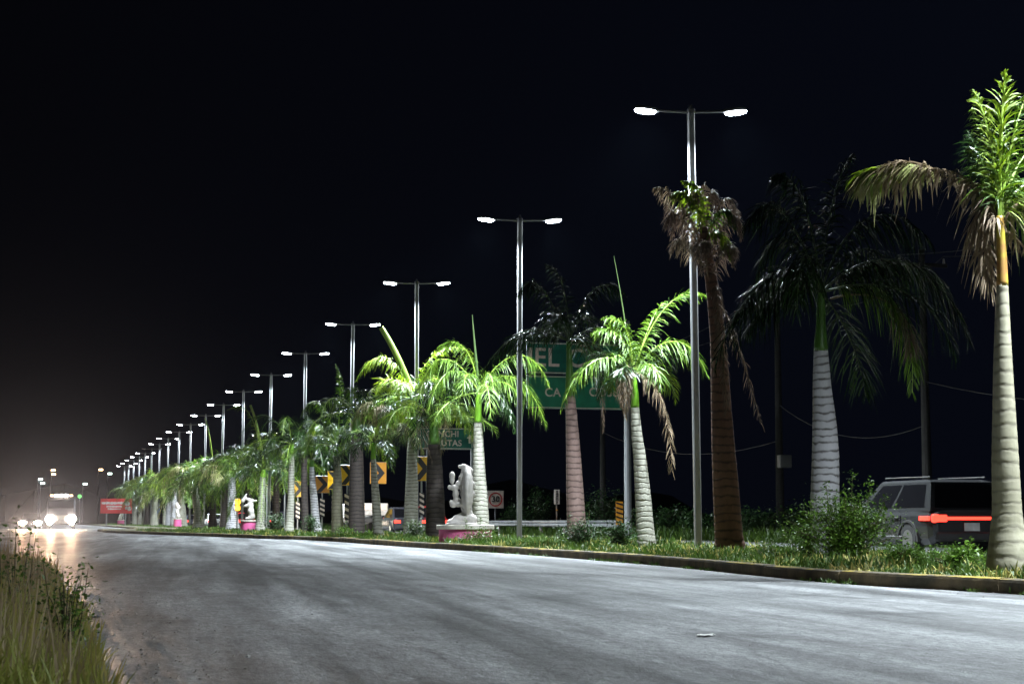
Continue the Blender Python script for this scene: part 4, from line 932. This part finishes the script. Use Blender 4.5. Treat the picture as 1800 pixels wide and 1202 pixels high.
for car_, e_ in ((suv, 450), (cd, 6000)):
    for sx2 in (-1,1):
        l = bpy.data.lights.new('headlight_beam', 'SPOT'); l.energy = e_; l.color = (1,.93,.82); l.spot_size = math.radians(52); l.spot_blend = .9; l.shadow_soft_size = .08
        o = bpy.data.objects.new('headlight_beam', l); C.objects.link(o); o.parent = car_; o.location = (sx2*.62,2.5,.7); o.rotation_euler = (math.radians(91),0,0)
# white box body vehicle ahead of the dark car
b = at_lat(692, 19.2); Y = b[1]; k = Y/F
t = thing('box_truck', 'low white box truck with lit rear panel ahead of the dark car', 'truck', W(*[road(b)[0]+.3, road(b)[1]+8]), ANG); Y = t.location.y; k = Y/F
zz0, zz1 = 1.05, zpx(884, Y)
mb = MB(); mb.box((0,2.6,(zz0+zz1)/2),(2.1,4.6,zz1-zz0),'whitep',bev=.05); bx_ = mb.build('cargo_box', t)
mb = MB(); mb.box((0,.28,zz1-.22),(1.9,.03,.34),'litsign'); mb.build('rear_panel', bx_)
mb = MB(); mb.box((0,2.8,.78),(1.9,5.6,.3),'plastic',bev=.03); mb.build('chassis', t)
mb = MB(); mb.box((0,5.8,1.15),(1.9,1.5,1.2),'carwhite',bev=.15); mb.build('cab', t)
for sx2 in (-1,1):
    for yy in (1.2,5.5):
        mb = MB(); V = []; n = 16
        for xx in (-.12,.12):
            for q in range(n): V.append((sx2*.88+xx, yy+.4*math.cos(q*2*math.pi/n), .4+.4*math.sin(q*2*math.pi/n)))
        mb.add(V, [tuple(range(n)), tuple(range(2*n-1,n-1,-1))]+[(q,(q+1)%n,n+(q+1)%n,n+q) for q in range(n)], 'rubber'); mb.build('wheel', t)
    mb = MB(); mb.box((sx2*.8,.0,.85),(.22,.06,.14),'tail'); mb.build('tail_lamp', t)
# oncoming vehicles
def head_spot(parent, loc, e, col, size=34):
    l = bpy.data.lights.new('headlight_beam', 'SPOT'); l.energy = e; l.color = col; l.spot_size = math.radians(size); l.spot_blend = .5; l.shadow_soft_size = .10
    o = bpy.data.objects.new('headlight_beam', l); C.objects.link(o); o.parent = parent; o.location = loc; o.rotation_euler = (math.radians(88.9),0,0)
    return o
oc = make_car('oncoming_car', 'oncoming car with glaring warm headlights at the left edge', 'car', 'cardark', 4.4, 1.76, 1.45, on='head')
Yc = 150.0
for ch in [x for x in bpy.data.objects if x.parent == oc and x.name.startswith('headlight')]:
    ch.data = ch.data.copy(); q_ = ch.data; cx_ = sum((v.co for v in q_.vertices), Vector())/len(q_.vertices)
    for v in q_.vertices: v.co = cx_+(v.co-cx_)*1.8  # headlights enlarged, so their glare is built into the shape
r_ = ray(54,915); r_ = r_/r_[1]*Yc; oc.location = (r_[0], r_[1], 0); oc.rotation_euler = (0,0,ANG+math.pi-math.radians(1))
for sx2 in (-1,1): 
    mb = MB(); mb.box((sx2*.62,2.18,.36),(.2,.10,.10),'glarel',bev=.02); mb.build('glare_lamp', oc)  # added low lamps, stand in for headlight glare
    o = head_spot(oc, (sx2*.62,2.4,.62), 60000, (1,.58,.32), 6); o.rotation_euler = (math.radians(89.2),0,0)
t = thing('oncoming_truck', 'oncoming truck with a glowing row of roof lamps over blinding headlights', 'truck', (0,0,0), ANG+math.pi-math.radians(1))
r_ = ray(107,915); r_ = r_/r_[1]*146; t.location = (r_[0], r_[1], 0)
mb = MB(); S_ = []
for (y, zt, wk) in ((-.2,2.75,.96),(.2,2.8,1),(1.0,2.72,1),(1.45,1.75,1),(1.62,1.2,.97)):
    S_.append([(x*1.2*wk, y, z) for x, z in ((-.97,.45),(-1,.8),(-1,zt-.35),(-.86,zt),(.86,zt),(1,zt-.35),(1,.8),(.97,.45))])
loft(mb, S_, 'cardark'); cabn = mb.build('cab', t)
mb = MB(); mb.add([(-1.02,1.12,2.48),(1.02,1.12,2.48),(1.04,1.47,1.8),(-1.04,1.47,1.8)], [(0,1,2,3)], 'glass'); mb.build('windscreen', cabn)
mb = MB(); mb.box((0,-3.2,1.75),(2.4,5.6,2.0),'cardark',bev=.05); mb.build('cargo_box', t)
mb = MB(); mb.box((0,1.66,.62),(2.3,.16,.3),'plastic',bev=.04); mb.build('bumper', t)
mb = MB(); mb.box((0,1.66,1.02),(1.2,.06,.4),'plastic',bev=.02); mb.build('grille', t)
for i in range(5): mb = MB(); mb.box((-.8+.4*i,.95,2.86),(.24,.12,.14),'headl' if i in (1,2,3) else 'farwarm',bev=.03); mb.build('roof_lamp', t)
for xx in (-1.0,-.72,.72,1.0): mb = MB(); mb.disc_y((xx,1.72,.88), .24, .10, 'headl', 16); mb.build('headlight', t)  # oversized discs, the blinding glare is built into their size and number
for xx in (-.9,.9): mb = MB(); mb.disc_y((xx,1.76,.55), .15, .06, 'headl', 16); mb.build('glare_lamp', t)  # extra lamps added to spread the truck's glare
for sx2 in (-1,1):
    for yy in (.6,-4.2):
        mb = MB(); V = []; n = 16
        for xx in (-.14,.14):
            for q in range(n): V.append((sx2*1.04+xx, yy+.46*math.cos(q*2*math.pi/n), .46+.46*math.sin(q*2*math.pi/n)))
        mb.add(V, [tuple(range(n)), tuple(range(2*n-1,n-1,-1))]+[(q,(q+1)%n,n+(q+1)%n,n+q) for q in range(n)], 'rubber'); mb.build('wheel', t)
    o = head_spot(t, (sx2*.85,1.85,.88), 80000, (1,.64,.40), 6); o.rotation_euler = (math.radians(89.0),0,0)
# ---------------------------------------------------------------- far lamps along the road beyond
fl = [(65,843,330,'farcool','far cool white street lamp upper left of the oncoming truck'),(69,850,300,'farcool','far cool white lamp just below another one, left of the roof lamps'),
 (87,827,360,'farwarm','far orange street lamp high above the oncoming truck'),(88,834,400,'farwarm','far orange lamp just beneath the higher orange one'),
 (171,826,380,'farwarm','bright far orange lamp left of the last white street lamps'),(144,851,420,'farcool','dim bluish far lamp between truck and red board'),(187,833,400,'farcool','faint greenish far lamp right of the orange one')]
for px, py, Y, m, lb in fl:
    b = P(px, 915, Y); b[2] = 0; k = Y/F; z = zpx(py, Y)
    t = thing('far_street_lamp', lb, 'street lamp', b, 0, 'far street lamps')
    mb = MB(); mb.tube([(0,0,0),(0,0,z-.1)], [.12,.08], 'steel', 8); mb.build('pole', t)
    mb = MB(); mb.tube([(0,0,z-.1),(.5*k*8,0,z+.15)], .05, 'arm', 6); mb.build('arm', t)
    mb = MB(); mb.box((4*k,0,z+.1),(7*k,.5,3.2*k),m,bev=.1*k*8); mb.build('lamp_head', t)
b = P(139,915,300); b[2] = 0; t = thing('traffic_light', 'dim green traffic light right of the oncoming truck', 'traffic light', b, 0)
z = zpx(872,300); mb = MB(); mb.tube([(0,0,0),(0,0,z-.3)], .07, 'steel', 8); mb.build('pole', t)
mb = MB(); mb.box((0,.1,z+.3),(.5,.25,1.3),'black',bev=.05); mb.build('housing', t); mb = MB(); mb.disc_y((0,-.05,z), .35, .1, 'fargreen', 16); mb.build('lamp', t)
# ---------------------------------------------------------------- utility poles and wires
def upole(px, lat, h, label, box=None):
    b = at_lat(px, lat); t = thing('utility_pole', label, 'utility pole', b, ANG, 'utility poles on the far verge')
    mb = MB(); mb.tube([(0,0,0),(0,0,h)], [.17,.10], 'wood', 10); mb.build('post', t)
    mb = MB(); mb.box((0,0,h-.5),(1.8,.1,.12),'wood'); mb.build('crossarm', t)
    for x in (-.8,0,.8): mb = MB(); mb.tube([(x,0,h-.44),(x,0,h-.28)], [.05,.03], 'capstone', 8); mb.build('insulator', t)
    if box: mb = MB(); mb.box((.12,-.2,box),(.5,.3,.5),'sback',bev=.03); mb.build('meter_box', t)
    return b
pa = upole(1372, 27.5, 9.5, 'dim utility pole with a box, left of the big dark palm', 3.0)
pbb = upole(1632, 27.5, 9.5, 'dim thin utility pole above the roof of the silver car')
pc = upole(1060, 27.5, 9.5, 'faint utility pole in the dark between the sign post and the mauve palm')
d_ = W(0,30); ends = [pc+d_*0, pa, pbb, pbb-d_*.75]
wi = thing('overhead_wires', 'thin overhead wires sagging between the dim utility poles', 'wires', (0,0,0))
for zh, off in ((9.3,-.8),(9.3,.8),(5.2,0)):
    mb = MB()
    for a, c in zip(ends[:-1], ends[1:]):
        o3 = np.array([R[0]*off,R[1]*off,0]); A, B_ = a+o3+[0,0,zh], c+o3+[0,0,zh-(1.4 if zh < 6 else 0)]; mid = (A+B_)/2-[0,0,1.6]
        mb.tube(bez([A,mid,B_],14), .016, 'wire', 5, cap=False)
    mb.build('wire', wi)
# ---------------------------------------------------------------- shrubs and trees
def leaves(mb, pts, size, m, flat=.4):
    n = len(pts); d = nrm(rng.normal(0,1,(n,3))*[1,1,.6]); u = nrm(np.cross(d, nrm(rng.normal(0,flat,(n,3))+[0,0,1]))); s = (size*rng.uniform(.6,1.2,n))[:,None]
    V = np.stack([pts, pts+d*s*.5+u*s*.28, pts+d*s, pts+d*s*.5-u*s*.28], 1).reshape(-1,3); mb.quads(V, n, m)
def shrub(label, px, lat, w_, h_, n=900, m='shrub', leaf=.06, stems=14, spikes=(), name='shrub', cat='shrub', grp='shrubs on the median', z=MED, py=930):
    b = at_lat(px, lat, z-.02); t = thing(name, label, cat, b, 0, grp); ms = MB(); ml = MB(); P_ = []
    for i in range(stems):
        a = random.uniform(0,2*math.pi); e = random.uniform(.15,1); tip = np.array([math.cos(a)*w_/2*e, math.sin(a)*w_/2*e*.8, h_*(1-.55*e*e)*random.uniform(.75,1.05)])
        c = bez([(random.uniform(-.05,.05),random.uniform(-.05,.05),0), (tip[0]*.3,tip[1]*.3,tip[2]*.7), tip], 10); ms.tube(c, np.linspace(.012,.004,10)*(.4 if leaf < .04 else 1), 'stem', 4)
        q = rng.integers(2,10,n//stems); P_.append(c[q]+rng.normal(0,.05+.05*w_,(len(q),3))*[1,1,.8])
    for (sx3, sh, k_) in spikes:
        c = bez([(sx3*.5,0,0),(sx3*.8,0,sh*.6),(sx3,random.uniform(-.1,.1),sh)], 12); ms.tube(c, np.linspace(.012,.003,12)*(.4 if leaf < .04 else 1), 'stem', 4)
        q = rng.integers(3,12,k_); P_.append(c[q]+rng.normal(0,.035,(len(q),3)))
    pts = np.concatenate(P_); pts = pts[pts[:,2] > .01]; leaves(ml, pts, leaf, m)
    ms.build('stem', t); ml.build('foliage', t); return t
shrub('tallest shrub with upright leafy shoots before the white banded palm', 1482, 11.5, 1.9, .95, 9000, 'shrub', .055, 44, ((-.25,1.15,130),(.15,1.30,160),(.42,1.2,130),(.62,.95,90),(.05,1.05,100)))
shrub('dark leafy shrub on the left side of the tallest shrub', 1415, 11.9, .9, .55, 1800, 'shrub', .05, 16)
shrub('low bright green weed clump left of the tallest palm trunk', 1685, 10.9, .75, .28, 1500, 'shrub', .06, 18)
shrub('low weeds at the right foot of the tallest shrub', 1590, 11.0, .8, .26, 1300, 'shrub', .05, 16)
shrub('low weed clump right of the dead palm base', 1345, 11.2, .7, .24, 1000, 'shrub', .05, 14)
shrub('dark dense shrub around the foot of the mauve trunked palm', 1022, 12.8, 1.3, .62, 2600, 'shrub_dark', .06, 22, ((.2,.85,60),(-.3,.8,60)))
shrub('dark loose shrub left of the pale leaning palm foot', 1090, 12.6, 1.1, .55, 1800, 'shrub_dark', .06, 20, ((.3,.9,50),))
shrub('shrub with reddish stems before the right side of the pink pedestal', 838, 10.95, 1.3, .40, 1400, 'shrub', .06, 18, ((-.3,.62,40),(.1,.7,40)))
shrub('small green shrub at the foot of the grey palm by the third lamp', 727, 12.2, 1.1, .62, 1500, 'shrub', .07, 18)
shrub('small shrub left of the striped post under the chevron', 545, 12.4, 1.3, .8, 1100, 'shrub_dark', .09, 14)
shrub('shrub between the straight pale palm and the stout palm', 482, 12.2, 1.6, 1.0, 1300, 'shrub_dark', .1, 16)
shrub('low shrub at the foot of the speckled palm', 605, 12.0, 1.2, .35, 800, 'shrub', .08, 12)
for px, lat, w_, h_, lb in ((118,.15,.40,.42,'tall leafy weed in the middle of the left grass'),(28,-.12,.45,.55,'leafy weed at the left picture edge among dry grass')):
    shrub(lb, px, lat, w_, h_, 420, 'shrub', .035, 12, tuple((random.uniform(-.12,.12), h_*random.uniform(1,1.35), 40) for _ in range(4)), name='weed', cat='weed', grp='weeds in the left verge', z=.05)
for i, (px, w_, h_, lb) in enumerate(((1175,3,1.4,'dim wild bush on the far verge left of the nearest lamp post'),(1320,3.4,1.5,'dim wild bush on the far verge right of the dead palm'),(1400,3,1.3,'dim bush on the far verge under the utility pole'),
   (1230,2.5,1.1,'dim low bush on the far verge behind the nearest lamp post'),(940,3.2,2.6,'dim dark green tree sized bush behind the guardrail'),(905,2.4,1.6,'faint bush behind the guardrail beside the speed sign'),(1060,3,2.4,'faint tall bush left of the orange hazard board'))):
    shrub(lb, px, 26.2+(i%3)*.8, w_, h_, 1500, 'shrub_dark', .16, 18, name='wild_bush', grp='wild bushes on the far verge', z=0)
V = []; nx = 90
for i in range(nx+1):
    x = -420+840*i/nx; h = 7+5*math.sin(i*.31)+3*math.sin(i*1.13+1)+random.uniform(-.8,.8)
    V += [(x,600,-1),(x,604+random.uniform(-4,4),h),(x,640,-1)]
mb = MB(); mb.add(V, [f for i in range(nx) for f in ((3*i,3*i+3,3*i+4,3*i+1),(3*i+1,3*i+4,3*i+5,3*i+2))], 'far_leaf'); o = mb.build('hills'); o['kind'] = 'structure'

# ---------------------------------------------------------------- grass
def grass(name, fn, n, h, m, wd, z=0, lean=.35, label=None, ns=3):
    """fn -> (lat, along) arrays"""
    la, al = fn(n); n = len(la); x = R[0]*la+D[0]*al; y = R[1]*la+D[1]*al
    zz = np.full(n, z); P0 = np.stack([x,y,zz],1); d = nrm(np.stack([rng.normal(0,lean,n), rng.normal(0,lean,n), np.ones(n)],1))
    hh = h(la, al, n); mb = MB(); sd = nrm(np.stack([np.ones(n), rng.normal(0,.6,n), rng.normal(0,.1,n)],1))
    ribbons(mb, P0, d, hh, wd*rng.uniform(.6,1.3,n), rng.uniform(.05,.5,n), sd, ns, m); o = mb.build(name); o['kind'] = 'stuff'; return o
ll = np.array(ledge); kn = kerb_line
def near_edge(al): return np.interp(al, ll[:,1], ll[:,0])
ke_al = kn[:110,1]; ke_la = kn[:110,0]
def kedge(al): o = np.argsort(ke_al); return np.interp(al, ke_al[o], ke_la[o])
cl_ = rng.uniform(0,1,(4000,2))
PED = road(at_lat(818, 11.2))
def medf(a0, a1):
    def f(n):
        k = n//14; ca = a0+(a1-a0)*rng.random(k)**1.6; c0 = kedge(ca)+.22; cla = c0+(15.6-c0)*rng.random(k)**1.25
        la = np.repeat(cla,14)+rng.normal(0,.09,k*14); al = np.repeat(ca,14)+rng.normal(0,.09,k*14); ok = (la > kedge(al)+.17) & (la < 15.8) & ~((np.abs(al-PED[1]) < .75) & (la < PED[0])); return la[ok], al[ok]
    return f
hm = lambda la, al, n: rng.uniform(.05,.17,n)*(1+.5*np.sin(al*1.3+la*2))
grass('grass', medf(13,60), 42000, hm, 'grass', .014, MED)
grass('grass', medf(40,112), 26000, lambda la, al, n: hm(la,al,n)*1.2, 'grass', .03, MED)
grass('grass', lambda n: (rng.uniform(11.4,15.6,n), rng.uniform(110,330,n)), 12000, lambda la, al, n: rng.uniform(.08,.25,n), 'grass', .07, MED)
grass('dry_grass', medf(13,112), 9000, hm, 'grass_dry', .02, MED)
grass('verge_grass', lambda n: (rng.uniform(24.0,30,n), rng.uniform(35,150,n)), 22000, lambda la, al, n: rng.uniform(.25,.8,n), 'grass', .035, -.02)
# weeds rooted along the foot of the kerb
grass('kerb_weeds', lambda n: (lambda c: (kedge(np.repeat(c,30))-.03+rng.normal(0,.03,len(c)*30), np.repeat(c,30)+rng.normal(0,.14,len(c)*30)))(rng.uniform(15,40,n//30)), 900, lambda la, al, n: rng.uniform(.03,.10,n), 'grass', .012, 0, .6)
sheet('verge', [tuple(p) for p in ledge if p[1] < 181]+[(-12,900),(-300,900),(-300,-20)], .035, 'dirt', -.03)
def leftf(a0, a1, lo, hi):
    def f(n):
        k = n//18; al = np.repeat(a0+(a1-a0)*rng.random(k)**1.3, 18)+rng.normal(0,.07,k*18); e = near_edge(al)
        la = e-np.repeat(lo+(hi-lo)*rng.random(k)**1.1, 18)+rng.normal(0,.06,len(al)); ok = la < e-.01; return la[ok], al[ok]
    return f
def hl(a, b2): return lambda la, al, n: .84*rng.uniform(a,b2,n)*np.clip(.45+(near_edge(al)-la)*1.1,.45,1.0)*(1+.25*np.sin(al*2.1+la*3))
grass('tall_grass', leftf(6.3,13,0,1.9), 3200, hl(.16,.46), 'grass_olive', .007, .03, .28)
grass('tall_dry_grass', leftf(6.3,14,0,2.0), 4200, hl(.22,.60), 'grass_dry', .006, .03, .24)
grass('seed_grass', leftf(6.5,20,.1,1.9), 2600, hl(.46,.74), 'grass_seed', .005, .03, .12)
grass('tall_grass', leftf(13,34,.0,4.5), 8000, hl(.10,.36), 'grass_olive', .012, .03, .3)
grass('tall_dry_grass', leftf(12,36,.0,4.5), 9000, hl(.14,.44), 'grass_dry', .012, .03, .3)
grass('seed_grass', leftf(18,34,.1,4.0), 1500, hl(.40,.62), 'grass_seed', .010, .03, .12)
# dark spear like stems leaning over the asphalt
# ---------------------------------------------------------------- gravel and litter
mb = MB(); n = 900
al = 5.5+34*rng.random(n)**1.8; la = near_edge(al)+np.abs(rng.normal(0,.35,n)); 
al2 = rng.uniform(14,60,500); la2 = kedge(al2)-np.abs(rng.normal(0,.25,500))-.04
al3 = 5+22*rng.random(260); la3 = rng.uniform(.5,9,260)
al = np.r_[al,al2,al3]; la = np.r_[la,la2,la3]; sz = rng.uniform(.004,.013,len(al)); sz[-260:] *= .6
oc8 = np.array([(1,0,0),(0,1,0),(-1,0,0),(0,-1,0),(0,0,.7),(0,0,-.3)])
for a, l, s_ in zip(al, la, sz):
    p = W(l, a, s_*.3); mb.add(oc8*s_*rng.uniform(.6,1.3,(6,3))+p, [(0,1,4),(1,2,4),(2,3,4),(3,0,4)], 'pebble')
o = mb.build('gravel'); o['kind'] = 'stuff'
def litter(px, py, w_, d_, label, m='paper', name='litter'):
    p = G(px, py, .004); mb = MB(); g = 5; V = []
    for i in range(g+1):
        for j in range(g+1): V.append(((i/g-.5)*w_*rng.uniform(.85,1.1), (j/g-.5)*d_*rng.uniform(.8,1.1), abs(rng.normal(0,.006))+.004))
    mb.add(V, [(i*(g+1)+j,(i+1)*(g+1)+j,(i+1)*(g+1)+j+1,i*(g+1)+j+1) for i in range(g) for j in range(g)], m); o = mb.build(name, loc=tuple(p), rz=random.uniform(-.4,.4)); tag(o, label, 'litter')
litter(1240,1117,.10,.14,'flattened white paper scrap lying on the asphalt at right')
litter(158,1034,.12,.18,'pale crumpled scrap on the asphalt edge beside the left grass')
litter(435,1156,.022,.035,'tiny pale scrap on the asphalt left of the middle')
litter(160,1086,.13,.20,'dark flattened rag at the asphalt edge by the tall grass','rubber','rag')
# ---------------------------------------------------------------- thin haze, added so that lamps and headlights glow
hb = MB(); hb.box((40, 215, 19), (700, 560, 44), 'glass'); hz = hb.build('haze'); hz['kind'] = 'stuff'
hm_ = bpy.data.materials.new('haze'); hm_.use_nodes = True; hm_.node_tree.nodes.clear()
pv = hm_.node_tree.nodes.new('ShaderNodeVolumePrincipled'); pv.inputs['Density'].default_value = .000055; pv.inputs['Color'].default_value = (.50,.66,1,1); pv.inputs['Anisotropy'].default_value = .92
oo = hm_.node_tree.nodes.new('ShaderNodeOutputMaterial'); hm_.node_tree.links.new(pv.outputs[0], oo.inputs['Volume'])
hz.data.materials.clear(); hz.data.materials.append(hm_)
